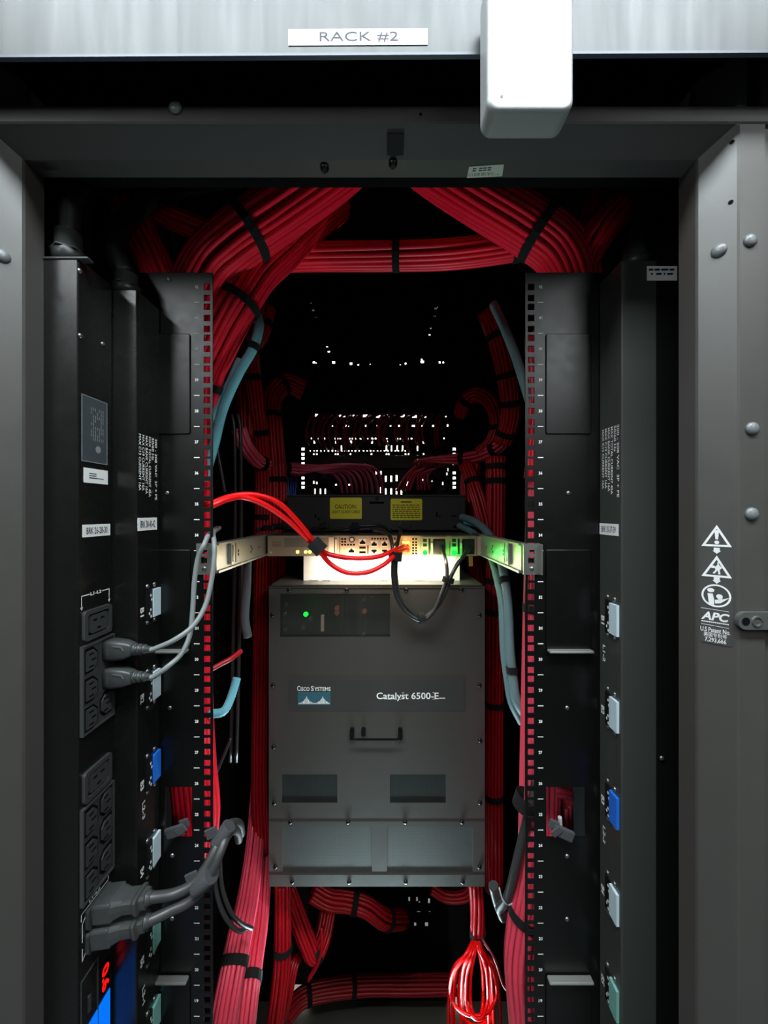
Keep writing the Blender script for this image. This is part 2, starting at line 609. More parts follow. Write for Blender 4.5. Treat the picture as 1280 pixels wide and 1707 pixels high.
# head of the frame: rounded front bar, angled soffit, flat underside
YZ = Plane((0, 0, 0), (0, 1, 0), (0, 0, 1))
mb = MB()
XL, XR = -0.47, 0.43
r = 0.010
top = [(YF + 0.03, ZC + 0.424), (YF + r, ZC + 0.424)] + [(YF + r - r * math.sin(math.radians(a)), ZC + 0.424 - r + r * math.cos(math.radians(a))) for a in range(15, 91, 15)] + [(YF, ZT + 0.002), (YF + 0.001, ZT), (YF + 0.03, ZT)]
mb.prism(YZ, top, XL, XR)
mb.prism(YZ, [(YF + 0.001, ZT + 0.0002), (YE, ZE), (YE + 0.0005, ZT + 0.003)], XL, XR)
mb.prism(YZ, [(YE, ZE), (YR - 0.003, ZE), (YR - 0.003, ZE + 0.012), (YE, ZE + 0.012)], XL, XR)
build('frame_head', mb, FRAME, RK)
# dark sheet standing in for the shaded gap above the head, roof, sides, base, all black
build('dark_gap_sheet', MB().box((-0.47, 0.46, ZC + 0.405), (0.43, 0.48, ZC + 0.80)), DARK, RK)
build('roof', MB().box((-0.47, 0.445, ZC + 0.69), (0.43, 1.27, ZC + 0.70)), DARK, RK)
build('side_panel', MB().box((-0.425, YR, 0.02), (-0.415, 1.27, ZC + 0.69)), DARK, RK)
build('side_panel', MB().box((0.385, YR, 0.02), (0.395, 1.27, ZC + 0.69)), DARK, RK)
build('base', MB().box((-0.415, YR, 0.0), (0.385, 1.25, 0.05)), BASEM, RK)

AP = Plane((0.341, YE, ZC), (0.0235, -0.024, 0), (0, 0, 1))     # angled face of the right post
APL = Plane((-0.414, YF, ZC), (0.021, 0.024, 0), (0, 0, 1))     # angled face of the left post
FP = wallplane(YF)
for px, py in ((1250, 402), (1253, 715), (1252, 857), (3, 420)):
    if px > 100:
        shared('rivet', M_RIV, RK, FP.at(*FP.uv(px, py), 0.0))
u, v = AP.uv(1198, 418)
shared('rivet', M_RIV, RK, AP.at(u, v, 0), (0, 0, -math.atan2(0.024, 0.0235) + 0.0))
u, v = APL.uv(4, 427)
shared('rivet', M_RIV, RK, APL.at(u, v, 0), (0, 0, 0.85))
shared('rivet', M_RIV, RK, FP.at(*FP.uv(293, 181), 0.0))
for px, py in ((1220, 237), (1218, 337)):
    build('frame_hole', MB().flat(AP, circ(*AP.uv(px, py), 0.0022, 10), 0.0003), DARK, RK)
build('frame_hole', MB().flat(FP, circ(*FP.uv(701, 191), 0.0017, 10), 0.0004), DARK, RK)
SO = Plane((0, YF + 0.001, ZT), (1, 0, 0), (0, YE - YF - 0.001, ZE - ZT))   # soffit
SO.n = SO.u.cross(SO.v) if SO.u.cross(SO.v).z < 0 else -SO.u.cross(SO.v)
build('roller_catch', MB().prism(SO, rect(*pxrect(SO, 645, 222, 673, 258)), 0.0, 0.003), BLK, RK)
UN = Plane((0, YE, ZE), (-1, 0, 0), (0, 1, 0))                   # flat underside of the head
a = [UN.uv(782, 277), UN.uv(840, 273), UN.uv(837, 293), UN.uv(778, 296)]
al = build('asset_label', MB().flat(UN, a, 0.0006), ASSET, RK, 'small cream barcode label under the frame head')
mb = MB()
for i in range(22):
    f = (i + 0.5) / 24 + random.uniform(-0.008, 0.008)
    p = Vector(a[3]) * (1 - f) + Vector(a[2]) * f
    q2 = Vector(a[0]) * (1 - f) + Vector(a[1]) * f
    k0, k1 = (0.15, 0.42) if f < 0.75 else (0.15, 0.2)
    mb.line(UN, p.lerp(q2, k0), p.lerp(q2, k1), random.choice((0.0004, 0.0008)), 0.0008)
for k in (0.62, 0.8):
    p = Vector(a[3]).lerp(Vector(a[0]), k); q2 = Vector(a[2]).lerp(Vector(a[1]), k)
    for f in (0.12, 0.3, 0.42, 0.55):
        mb.line(UN, p.lerp(q2, f), p.lerp(q2, f + 0.1), 0.0014, 0.0008)
build('barcode', mb, KPRINT, al)
for px, py in ((541, 277), (655, 270)):
    u, v = UN.uv(px, py)
    mb = MB(); c = UN.at(u, v, 0)
    mb.tube([c, c - Vector((0, 0, 0.003)), c - Vector((0, 0, 0.006))], [0.005, 0.005, 0.003], 10)
    build('bolt', mb, BLK, RK)

# striker of the door lock on the right post
st = MB()
FPZ = wallplane(YF - 0.006)
q = pxrect(FPZ, 1231, 1021, 1330, 1050)
st.prism(FPZ, rrect(q[0], q[1], q[2], q[3], 0.008, 6), 0.0, -0.005)
lt = build('lock_striker', st, mat('striker_steel', (104, 108, 106), 0.4, 0.5), RK, 'grey steel striker plate with a round hole')
build('striker_hole', MB().flat(FPZ, circ(*FPZ.uv(1243, 1036), 0.0042, 14), 0.0003), DARK, lt)
mb = MB()
cu, cv = FPZ.uv(1262, 1036)
mb.ring(FPZ, circ(cu, cv, 0.0055, 16), circ(cu, cv, 0.004, 16), 0, 0.001)
mb.line(FPZ, (cu - 0.001, cv), (cu + 0.005, cv), 0.0014, 0.001)
build('stamp', mb, STEEL, lt)

# warning sticker on the angled face of the right post
q = [AP.uv(*p) for p in ((1167, 873), (1222, 873), (1222, 1080), (1166, 1068))]
us0, us1 = (q[0][0] + q[3][0]) / 2, q[1][0]
vt, vb = q[0][1], (q[2][1] + q[3][1]) / 2
sk = build('warning_sticker', MB().prism(AP, rrect(us0, vb, us1, vt, 0.003), 0.0001, 0.0005), STKR, RK,
           'tall dark sticker with white hazard symbols, maker name and patent number')
mb = MB()
o = 0.0008
W = us1 - us0


def su(a): return us0 + W * a
def sv(py): return AP.uv(1194, py)[1]
def tri(apex_y, base_y):
    A = (su(.52), sv(apex_y)); B = (su(.05), sv(base_y)); D = (su(.97), sv(base_y))
    c = ((A[0] + B[0] + D[0]) / 3, (A[1] + B[1] + D[1]) / 3)
    mb.ring(AP, [A, B, D], [(c[0] + (p[0] - c[0]) * .72, c[1] + (p[1] - c[1]) * .72) for p in (A, B, D)], o, o + 0.0001)


def arrow(y0, y1):
    mb.flat(AP, rect(su(.43), sv((y0 + y1) / 2 + 1), su(.61), sv(y0)), o)
    mb.flat(AP, [(su(.39), sv((y0 + y1) / 2)), (su(.65), sv((y0 + y1) / 2)), (su(.52), sv(y1))], o)


tri(875, 911)
mb.flat(AP, [(su(.45), sv(884)), (su(.59), sv(884)), (su(.56), sv(899)), (su(.48), sv(899))], o)
mb.flat(AP, circ(su(.52), sv(904), W * .075, 10), o)
arrow(913, 923)
tri(926, 962)
mb.flat(AP, circ(su(.40), sv(945), W * .075, 10, W * .055), o)
mb.flat(AP, [(su(.45), sv(946)), (su(.56), sv(940)), (su(.68), sv(946)), (su(.60), sv(950)), (su(.50), sv(952))], o)
mb.line(AP, (su(.52), sv(950)), (su(.42), sv(956)), W * .06, o)
mb.line(AP, (su(.58), sv(950)), (su(.60), sv(957)), W * .06, o)
mb.line(AP, (su(.56), sv(944)), (su(.56), sv(937)), W * .04, o)
arrow(962, 973)
cu, cv = su(.5), sv(993)
ra, rb = W * .45, (sv(974) - sv(1012)) / 2
mb.ring(AP, circ(cu, cv, ra, 28, rb), circ(cu, cv, ra * .86, 28, rb * .86), o, o + 0.0001)
mb.flat(AP, circ(su(.34), sv(984.5), W * .11, 12, W * .085), o)
mb.flat(AP, [(su(.24), sv(990)), (su(.40), sv(990)), (su(.44), sv(999)), (su(.44), sv(1009)), (su(.28), sv(1007))], o)
mb.flat(AP, [(su(.46), sv(1000)), (su(.68), sv(998)), (su(.90), sv(994)), (su(.62), sv(1005)), (su(.47), sv(1006))], o)
mb.flat(AP, circ(su(.60), sv(993.5), W * .10, 12, W * .085), o)
mb.flat(AP, [(su(.52), sv(996)), (su(.70), sv(996)), (su(.62), sv(1001))], o)
for yy in (1016, 1043):
    mb.line(AP, (su(.04), sv(yy)), (su(.88), sv(yy + 1)), W * .018, o)
text(mb, AP, 'APC', su(.04), sv(1035), su(.9), sv(1021), bold=0.035, shear=0.25, off=o)
for i in range(14):
    mb.flat(AP, rect(su(.05 + .06 * i), sv(1039), su(.05 + .06 * i + .045), sv(1037)), o)
text(mb, AP, 'U.S Patent No.', su(.02), sv(1055), su(.92), sv(1047), bold=0.012, off=o)
text(mb, AP, '\u7f8e\u56fd\u4e13\u5229\u53f7', su(.12), sv(1063), su(.82), sv(1055.5), bold=0.005, off=o)
text(mb, AP, '7,293,666', su(.16), sv(1072), su(.8), sv(1064), bold=0.012, off=o)
build('lettering', mb, WHITE, sk)

# ---------------------------------------------------------------- rear mounting rails, side plates behind the power strips
YRAIL = 0.551
RP = wallplane(YRAIL)
U = 0.04445


def rail_u(n):            # height (relative to the lens) of the bottom of unit n
    return RP.uv(640, 892)[1] - 0.0222 + (n - 34) * U


def mounting_rail(x0, x1, name):
    zlo, zhi = -1.45, 0.343
    xm = (x0 + x1) / 2
    holes = []
    n = 1
    while n <= 44:
        zb_ = rail_u(n)
        for k in (0.00635, 0.02223, 0.0381):
            z = zb_ + k
            if zlo + 0.01 < z < zhi - 0.01:
                holes.append((xm - 0.0047, z - 0.0047, xm + 0.0047, z + 0.0047))
        n += 1
    mb = MB()
    pierced(mb, RP, x0, zlo, x1, zhi, holes, 0.002)
    return build(name, mb, BLK, RK)


mounting_rail(-0.2617, -0.2455, 'mounting_rail')
mounting_rail(0.2025, 0.2190, 'mounting_rail')
for x0, x1, hx0, hx1 in ((-0.36, -0.2617, -0.3135, -0.2750), (0.2190, 0.345, 0.2325, 0.2885)):
    mb = MB()
    h = (hx0, RP.uv(640, 1396)[1], hx1, RP.uv(640, 1312)[1])
    pierced(mb, RP, x0, -1.45, x1, 0.343, [h], 0.002)
    build('side_plate', mb, BLK, RK)
for xa, xb in ((-0.335, -0.277), (0.2315, 0.2965)):
    for ya, yb, lip in ((557, 724, 0), (916, 1083, -1), (1625, 1790, 1)):
        va, vb2 = RP.uv(640, ya)[1], RP.uv(640, yb)[1]
        mb = MB()
        mb.prism(RP, rrect(xa, vb2, xb, va, 0.003), 0.0, 0.0022, 0.0)
        cp = build('cover_plate', mb, BLK, RK)
        b_ = cp.modifiers.new('soft_edge', 'BEVEL'); b_.width = 0.0015; b_.segments = 2; b_.limit_method = 'ANGLE'
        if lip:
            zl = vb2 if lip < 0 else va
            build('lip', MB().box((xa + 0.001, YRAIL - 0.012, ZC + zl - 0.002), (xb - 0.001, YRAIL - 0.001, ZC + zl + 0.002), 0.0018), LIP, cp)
for px, py in ((945, 1180), (945, 1427), (945, 1532), (283, 1180), (287, 1426), (287, 1531), (947, 822), (279, 822), (281, 466), (235, 517)):
    shared('screw', M_SCR, RK, RP.at(*RP.uv(px, py), 0))
mb = MB()
for sx in (-1, 1):
    for n in range(14, 43):
        z = rail_u(n) + 0.0222
        xc = -0.2683 if sx < 0 else 0.2240
        text(mb, RP, str(n), xc - 0.0026, z - 0.0022, xc + 0.0026, z + 0.0022, bold=0.03, off=0.0004)
        mb.flat(RP, rect(xc - 0.0038, z - U / 2 - 0.0006, xc + 0.0042, z - U / 2 + 0.0006), 0.0004)
build('unit_numbers', mb, WPRINT, RK, kind='stuff')

# ---------------------------------------------------------------- front (far) rails, blanking panels and perforated door
YFR = 1.18
FR = wallplane(YFR)


def leak(pl, px, py, wpx, hpx):
    u, v = pl.uv(px, py)
    k = pl.o.y / F
    return (u - wpx * k / 2, v - hpx * k / 2, u + wpx * k / 2, v + hpx * k / 2)


for px, name in ((505, 'front_rail'), (757, 'front_rail')):
    xm = FR.uv(px, 700)[0]
    holes = []
    for n in range(3, 44):
        for k in (0.00635, 0.02223, 0.0381):
            z = rail_u(n) + k + 0.004
            if (0.07 < z < 0.205 and not 0.13 < z < 0.143) or (-0.0 < z < 0.055):
                holes.append((xm - 0.0048, z - 0.0040, xm + 0.0048, z + 0.0040))
    mb = MB()
    s = -1 if px < 600 else 1
    lo, hi = (xm - 0.05, xm + 0.018) if s < 0 else (xm - 0.018, xm + 0.05)
    pierced(mb, FR, lo, -1.45, hi, 0.69, holes, 0.002)
    build(name, mb, BLK, RK)

xl, xr = FR.uv(505, 0)[0] + 0.018, FR.uv(757, 0)[0] - 0.018
hs = []
for px, py, a, b in ((523, 604, 5, 4), (527, 605, 2, 2), (556, 604, 6, 5), (585, 606, 5, 5), (597, 608, 3, 3), (617, 607, 2, 2), (676, 606, 3, 4), (667, 608, 2, 2), (704, 603, 7, 5), (703, 599, 3, 3), (733, 604, 4, 4), (739, 604, 3, 4),
                     (518, 505, 4, 2), (522, 517, 5, 4), (527, 529, 5, 3), (729, 512, 2, 5), (726, 514, 5, 4), (724, 527, 6, 3), (718, 547, 3, 3), (716, 558, 4, 3),
                     (545, 578, 4, 2), (548, 586, 5, 3), (750, 566, 5, 3)):
    hs.append(leak(FR, px, py, a * 0.8, b * 0.8))
mb = MB()
zA = FR.uv(640, 690)[1]
pierced(mb, FR, xl, zA, xr, 0.69, hs, 0.002)
build('blanking_panel', mb, DARK, RK)
mb = MB()
hs = [leak(FR, px, py, a * .85, b * .85) for px, py, a, b in ((682, 1499, 3, 9), (695, 1499, 3, 9), (699, 1504, 3, 3), (715, 1502, 4, 10), (698, 1520, 7, 2), (716, 1520, 3, 2), (692, 1541, 4, 7), (711, 1541, 6, 8))]
pierced(mb, FR, xl, -1.50, xr, FR.uv(640, 826)[1], hs, 0.002)
build('blanking_panel', mb, DARK, RK)
build('rack_front_side', MB().box((-0.415, YFR - 0.001, 0.05), (xl - 0.06, YFR + 0.01, ZC + 0.69)), DARK, RK)
build('rack_front_side', MB().box((xr + 0.06, YFR - 0.001, 0.05), (0.385, YFR + 0.01, ZC + 0.69)), DARK, RK)


# ================================================================ patch panels at the far rails
def patch_panel(label, y0, y1, rows, strip, leaks):
    t = thing('patch_panel', label, 'patch panel', FR.at(*FR.uv(631, y1)), 'patch panels on the far rails')
    pl = wallplane(YFR - 0.001)
    mb = MB()
    a0, a1 = pl.uv(512, 700)[0] + 0.003, pl.uv(750, 700)[0] - 0.003
    pierced(mb, pl, a0, pl.uv(640, y1)[1], a1, pl.uv(640, y0)[1], [leak(pl, *l) for l in leaks], 0.002)
    build('plate', mb, PLASD, t)
    jack = MB()
    jack.box((-0.0065, -0.018, -0.0065), (0.0065, 0, 0.0065), 0.001, 1)
    me = jack.mesh('jack', (0, 0, 0))
    me.materials.append(PLAS)
    lk = [leak(pl, *l) for l in leaks]
    for ry in rows:
        for i in range(12):
            u, v = pl.uv(522 + 19.6 * i, ry)
            if any(h[0] - 0.0062 < u < h[2] + 0.0062 and h[1] - 0.0062 < v < h[3] + 0.0062 for h in lk):
                continue
            shared('jack', me, t, pl.at(u, v, 0))
    for sy0, sy1 in strip:
        build('cable_bar', MB().box((a0, YFR - 0.02, ZC + pl.uv(640, sy1)[1]), (a1, YFR - 0.003, ZC + pl.uv(640, sy0)[1]), 0.001), mat('grey_bar', (66, 62, 56), 0.5), t)
    return t


rnd = random.Random(3)
L1 = [(527, 692, 6, 4), (567, 693, 3, 3), (573, 693, 5, 4), (591, 693, 6, 3), (610, 693, 10, 4), (631, 694, 8, 4), (650, 693, 9, 4), (670, 693, 9, 4), (690, 694, 9, 4), (708, 694, 5, 4), (743, 694, 2, 3)]
L1 += [(554, 710, 2, 2), (561, 710, 2, 2), (578, 710, 7, 3), (610, 710, 3, 3), (630, 710, 4, 3), (651, 710, 2, 2), (665, 710, 3, 3), (689, 710, 5, 3), (704, 710, 3, 2), (722, 710, 3, 3), (731, 710, 2, 2), (748, 709, 6, 4)]
for px in (519, 524, 531, 541, 559, 563, 567, 583, 587, 592, 601, 604, 613, 620, 621, 626, 645, 663, 667, 680, 686, 740):
    L1.append((px, 731 + rnd.uniform(-.5, .5), rnd.choice((1.6, 2.2)), rnd.choice((2, 2.6))))
for px in (524, 560, 585, 620, 645, 706):
    L1.append((px, 737, 2.4, 5))
px = 517
while px < 686:
    L1.append((px, 751.5, rnd.choice((1.8, 2.4)), rnd.choice((1.4, 2, 2.6))))
    px += rnd.uniform(4.6, 7.0)
for px in (644, 652.5, 662, 671, 696, 569):
    L1.append((px, 747, 2, 9))
for px in (523, 528, 559, 563, 584, 619, 644, 648, 676, 681, 706):
    L1.append((px, 757, 2.2, 2.6))
patch_panel('upper black patch panel full of looped red cables at the far rails', 688, 760, (701, 721, 741), [], L1)
L2 = [(643, 798, 3, 10), (652, 798, 3, 10), (661, 797, 3, 10), (635, 788, 2, 6), (635, 817, 3, 10), (643, 819, 2.5, 10), (652, 819, 3, 10), (661, 819, 2.5, 10), (669, 821, 2.5, 8)]
L2 += [(525, 819, 2.2, 9), (534, 819, 2.2, 9), (542, 819, 2.2, 9), (523, 804, 2.2, 5), (528, 805, 2.2, 4), (679, 806, 3, 7), (702, 806, 3, 7), (704, 800, 3, 3), (738, 806, 2, 5), (720, 802, 2, 2), (627, 788, 2, 5)]
L2 += [(551, 766, 9, 4), (570, 765, 10, 3.5), (584, 766, 5, 4), (699, 767, 5, 3), (690, 777, 4, 2), (714, 778, 3, 2), (560, 808, 3, 2.5), (582, 808, 3, 2.5), (617, 802, 4, 2), (748, 783, 4, 5), (745, 790, 2, 4)]
patch_panel('lower black patch panel with a grey bar, red cables fanning into both ends', 760, 826, (795, 815), [(761, 781)], [l for l in L2 if not (l[1] < 782 and not 690 > 0)])
# ================================================================ power strips
def c13(pl, parent, u, v, w, h, flip):
    """one C13 outlet: dark octagonal well, raised island, three slots"""
    def octo(a, b, ch):
        q = [(u - a, v - b), (u + a - ch, v - b), (u + a, v - b + ch), (u + a, v + b - ch), (u + a - ch, v + b), (u - a, v + b)]
        return [(2 * u - x, y) for x, y in q] if flip else q
    sk = build('outlet', MB().prism(pl, octo(w, h, w * .7), 0.0021, 0.0024), DARK, parent)
    isl = MB().prism(pl, octo(w * .72, h * .78, w * .5), 0.0024, 0.0042)
    build('outlet_core', isl, PLAS, sk)
    mb = MB()
    for du, dv, a, b in ((-.15, .5, .34, .07), (-.15, -.5, .34, .07), (.2, 0, .34, .07)):
        mb.flat(pl, rect(u + w * (du - a), v + h * (dv - b), u + w * (du + a), v + h * (dv + b)), 0.0044)
    build('slots', mb, DARK, sk)


def c19(pl, parent, u0, v0, u1, v1):
    bz = build('large_outlet', MB().ring(pl, rrect(u0, v0, u1, v1, .004), rrect(u0 + .005, v0 + .005, u1 - .005, v1 - .005, .003), 0.0, 0.004), PLAS, parent)
    build('outlet_well', MB().flat(pl, rrect(u0 + .004, v0 + .004, u1 - .004, v1 - .004, .003), 0.0004), DARK, bz)
    build('outlet_core', MB().prism(pl, rrect(u0 + .009, v0 + .007, u1 - .008, v1 - .007, .003), 0.0005, 0.0035), PLAS, bz)
    uc, vc = (u0 + u1) / 2, (v0 + v1) / 2
    mb = MB()
    for du, dv in ((-.006, .0045), (.006, .0045), (0, -.006)):
        mb.flat(pl, rect(uc + du - .0032, vc + dv - .0012, uc + du + .0032, vc + dv + .0012), 0.0037)
    build('slots', mb, DARK, bz)


def outlet_group(pl, parent, u0, v0, u1, v1, skip=()):
    g = build('outlet_bank', MB().prism(pl, rect(u0, v0, u1, v1), 0.0, 0.002).ring(pl, rect(u0, v0, u1, v1), rect(u0 + .002, v0 + .002, u1 - .002, v1 - .002), 0.002, 0.0042), PLAS, parent)
    H = (v1 - v0) / 3
    um = (u0 + u1) / 2
    for i in range(3):
        for j, uu in enumerate(((u0 + um) / 2 + .001, (um + u1) / 2 - .001)):
            vv = v0 + H * (i + .5) + (0.004 if j else -0.002)
            if vv + H * .42 > v1 - .002: vv = v1 - .002 - H * .42
            if vv - H * .42 < v0 + .002: vv = v0 + .002 + H * .42
            if (i, j) in skip:
                continue
            c13(pl, g, uu, vv, (um - u0) / 2 * .86, H * .42, bool(j))
    mb = MB()
    for i in (1, 2):
        mb.line(pl, (u0 + .002, v0 + H * i - .003), (um - .003, v0 + H * i - .003), .0016, .0032)
        mb.line(pl, (um - .003, v0 + H * i - .003), (um + .003, v0 + H * i + .004), .0016, .0032)
        mb.line(pl, (um + .003, v0 + H * i + .004), (u1 - .002, v0 + H * i + .004), .0016, .0032)
    mb.line(pl, (um, v0 + .002), (um, v1 - .002), .0014, .0031)
    build('divider', mb, PLAS, g)


def gland_and_cord(t, c, r0, h, cord, r):
    mb = MB()
    mb.tube([c, c + Vector((0, 0, h * .45)), c + Vector((0, 0, h * .5)), c + Vector((0, 0, h))], [r0, r0, r0 * .86, r0 * .82], 16)
    mb.tube([c + Vector((0, 0, h * .40)), c + Vector((0, 0, h * .46))], [r0 * 1.12, r0 * 1.12], 6)
    build('cable_gland', mb, PLAS, t)
    build('supply_cord', MB().tube(spline([c + Vector((0, 0, h * .9))] + cord, 8), r, 12), RUB, t)


SPEC = ('200 - 208 VAC  3P + PE', '50/60 Hz', 'MAX TOTAL CURRENT 45A', 'MAX BANK CURRENT 16A', 'MAX C19 CURRENT 16A', 'MAX C13 CURRENT 16A')


def strip_body(t, x0, x1, y0, y1, zt, m=None):
    build('body', MB().box((min(x0, x1), y0, 0.06), (max(x0, x1), y1, zt), 0.0018), m or PDUM, t)


# --- strip with the outlets in view, nearest on the left
PX1 = -0.353
p1 = thing('power_strip', 'black vertical power strip with outlet banks and blue screen, grey cords plugged in', 'power strip', (PX1, 0.47, 0.06), 'vertical power strips')
strip_body(p1, PX1, PX1 - 0.052, 0.444, 0.4998, ZC + 0.2945)
A = Plane((PX1, 0.444, ZC), (0, 1, 0), (0, 0, 1))
gland_and_cord(p1, Vector((-0.379, 0.462, ZC + 0.2945)), 0.0165, 0.04, [P(120, 340, .47), P(150, 312, .49), P(200, 298, .53), P(270, 292, .58), P(330, 285, .62)], 0.0115)
build('end_lip', MB().box((PX1 - 0.052, 0.4425, ZC + 0.2915), (PX1 + 0.012, 0.452, ZC + 0.2945), 0.001), PLAS, p1)
c19(A, p1, .005, -.1525, .050, -.117)
outlet_group(A, p1, .002, -.262, .0545, -.157, skip=((2, 1), (1, 1)))
c19(A, p1, .005, -.3435, .050, -.307)
outlet_group(A, p1, .002, -.460, .0545, -.347)
mb = MB()


def bracket(ua, ub, va, drop, arrows=True):
    mb.line(A, (ua, va), (ua + .013, va), .0011, .0004)
    mb.line(A, (ub - .013, va), (ub, va), .0011, .0004)
    for x in (ua + .0005, ub - .0005):
        mb.line(A, (x, va), (x, va - drop + .002), .0011, .0004)
        mb.flat(A, [(x - .0022, va - drop + .004), (x + .0022, va - drop + .004), (x, va - drop)], .0004)


bracket(.004, .050, -.0985, .017)
text(mb, A, 'L1-L2', .018, -.1005, .036, -.0965, bold=.03)
# lower brackets round the two big black plugs
mb.line(A, (.004, -.470), (.048, -.470), .0008, .0004)
mb.line(A, (.048, -.470), (.048, -.463), .0012, .0004)
mb.line(A, (.004, -.470), (.004, -.478), .0012, .0004)
text(mb, A, 'L1-L2', .016, -.4678, .034, -.4638, bold=.03)
for a, b in ((-.482, -.504), (-.511, -.526)):
    mb.line(A, (.0055, a), (.0055, b), .0012, .0004)
mb.line(A, (.0055, -.482), (.012, -.477), .0012, .0004)
mb.line(A, (.0055, -.526), (.012, -.519), .0012, .0004)
build('lettering', mb, WPRINT, p1)
# two more large outlets under the black plugs
c19(A, p1, .010, -.497, .050, -.472)
c19(A, p1, .010, -.526, .050, -.500)
npx = pxrect(A, 135, 660, 178, 776)
pt = build('nameplate', MB().prism(A, rect(npx[0], npx[1] + .003, npx[2], npx[3] - .003), .0001, .0006), GREYP, p1, 'grey nameplate with fine white text')
mb = MB()
b0, b1, b2, b3 = npx[0], npx[1] + .003, npx[2], npx[3] - .003
mb.ring(A, rect(b0, b1, b2, b3), rect(b0 + .001, b1 + .001, b2 - .001, b3 - .001), .0007, .0008)
r2 = random.Random(5)
for i in range(7):
    uu = b0 + .015 + .0032 * i
    for k in range(9):
        if r2.random() < .78:
            v_ = b3 - .012 - .0045 * k
            mb.line(A, (uu, v_), (uu, v_ - .0038), .0011, .0008)
mb.flat(A, circ(b0 + .026, b1 + .017, .0045, 10), .0008)
build('lettering', mb, mat('dim_print', (128, 134, 138), .6), pt)
wl = build('asset_tag', MB().prism(A, rect(*pxrect(A, 139, 782, 179, 806)), .0001, .0006), WHITE, p1)
mb = MB()
q = pxrect(A, 139, 782, 179, 806)
for k in (.35, .5, .65):
    mb.line(A, (q[0] + (q[2] - q[0]) * .2, q[1] + (q[3] - q[1]) * k), (q[0] + (q[2] - q[0]) * (.5 + .3 * (k < .4)), q[1] + (q[3] - q[1]) * k), .001, .0008)
build('lettering', mb, KPRINT, wl)


def breaker_label(pl, parent, px, body, turn=False):
    q = pxrect(pl, *px)
    l = build('circuit_label', MB().prism(pl, rect(*q), .0001, .0006), WHITE, parent)
    mb = MB()
    du, dv = (q[2] - q[0]) * .12, (q[3] - q[1]) * .22
    text(mb, pl, body, q[0] + du, q[1] + dv, q[2] - du, q[3] - dv, bold=.012, off=.0009)
    build('lettering', mb, KPRINT, l)


breaker_label(A, p1, (137, 874, 183, 894), 'BRK 26-28-30')
# display
bz = build('display_panel', MB().ring(A, rect(.003, -.70, .030, -.548), rect(.004, -.699, .029, -.549), .0, .0012), PLAS, p1)
build('display_button', MB().prism(A, rrect(.014, -.598, .018, -.578, .0015), .0, .0015), PLAS, bz)
sc = build('display_screen', MB().prism(A, rect(.0005, -.71, .0505, -.612), .0, .001), BLUESC, p1, 'lit blue screen')
mb = MB()
text(mb, A, '0.6', .036, -.603, .0485, -.572, turn=True, bold=.04, off=.0012)
build('lit_digits', mb, REDLED, p1, 'glowing red digits')
build('rating_window', MB().prism(A, rect(.0345, -.607, .0498, -.568), .0, .0008), DARK, p1)
for px, py in ((133, 452), (134, 560), (171, 574)):
    shared('screw', M_SCR, p1, A.at(*A.uv(px, py), 0), (0, 0, math.pi / 2))


# --- breaker strips: left, deeper one and right one
def breaker_strip(t, pl, x, xo, y0, y1, zt, caps, labpx, labtx, cu0, cu1, left, specpx):
    strip_body(t, x, xo, y0, y1, zt, None if left else PDUG)
    mbp = MB()
    for i, (za, zb_, m, nm) in enumerate(caps):
        cap = build('breaker_cap', MB().prism(pl, rect(cu0, zb_, cu1, za), 0.0, 0.0035), m, t)
        uo = cu0 - .004 if left else cu1 - (cu1 - cu0) - .004
        blk = build('breaker_block', MB().prism(pl, rect(cu0 - .012, zb_ - .002, cu0, za + .002), 0.0, 0.002), PLASD, t)
        mb = MB()
        for dv, du in ((.82, -.0045), (.66, -.0025), (.30, -.0045), (.18, -.0075), (.06, -.004)):
            mb.flat(pl, circ(cu0 + du, zb_ + (za - zb_) * dv, .0017, 8, .0022), .0022)
        build('breaker_marks', mb, WPRINT, blk)
        for dz in (.006, -(za - zb_) - .005):
            for uu in (cu0 - .009, cu0 + .007):
                shared('screw', M_SCR, t, pl.at(uu, za + dz, 0), (0, 0, math.pi / 2 if left else -math.pi / 2))
        text(mbp, pl, 'B%d' % (i + 1), cu0 - .024, zb_ + .006, cu0 - .0165, zb_ + .018, turn=True, bold=.03)
        if i in (1, 3):
            pass
    for i, z in enumerate((.0, .1)):
        pass
    u0, v0, u1, v1 = specpx
    n = len(SPEC)
    for i, s_ in enumerate(SPEC):
        h = (u1 - u0) / n
        a = u1 - h * i if left or True else u0
        ln = (v1 - v0) * len(s_) / 23
        text(mbp, pl, s_, a - h * .82, v1 - ln, a - h * .14, v1, turn=True, bold=.012)
    for i, (z, s_) in enumerate(labtx[1]):
        text(mbp, pl, s_, cu0 - .020, z - .0115, cu0 - .014, z + .0115, turn=True, bold=.02)
    build('lettering', mbp, WPRINT, t, kind='stuff')
    breaker_label(pl, t, labpx, labtx[0])


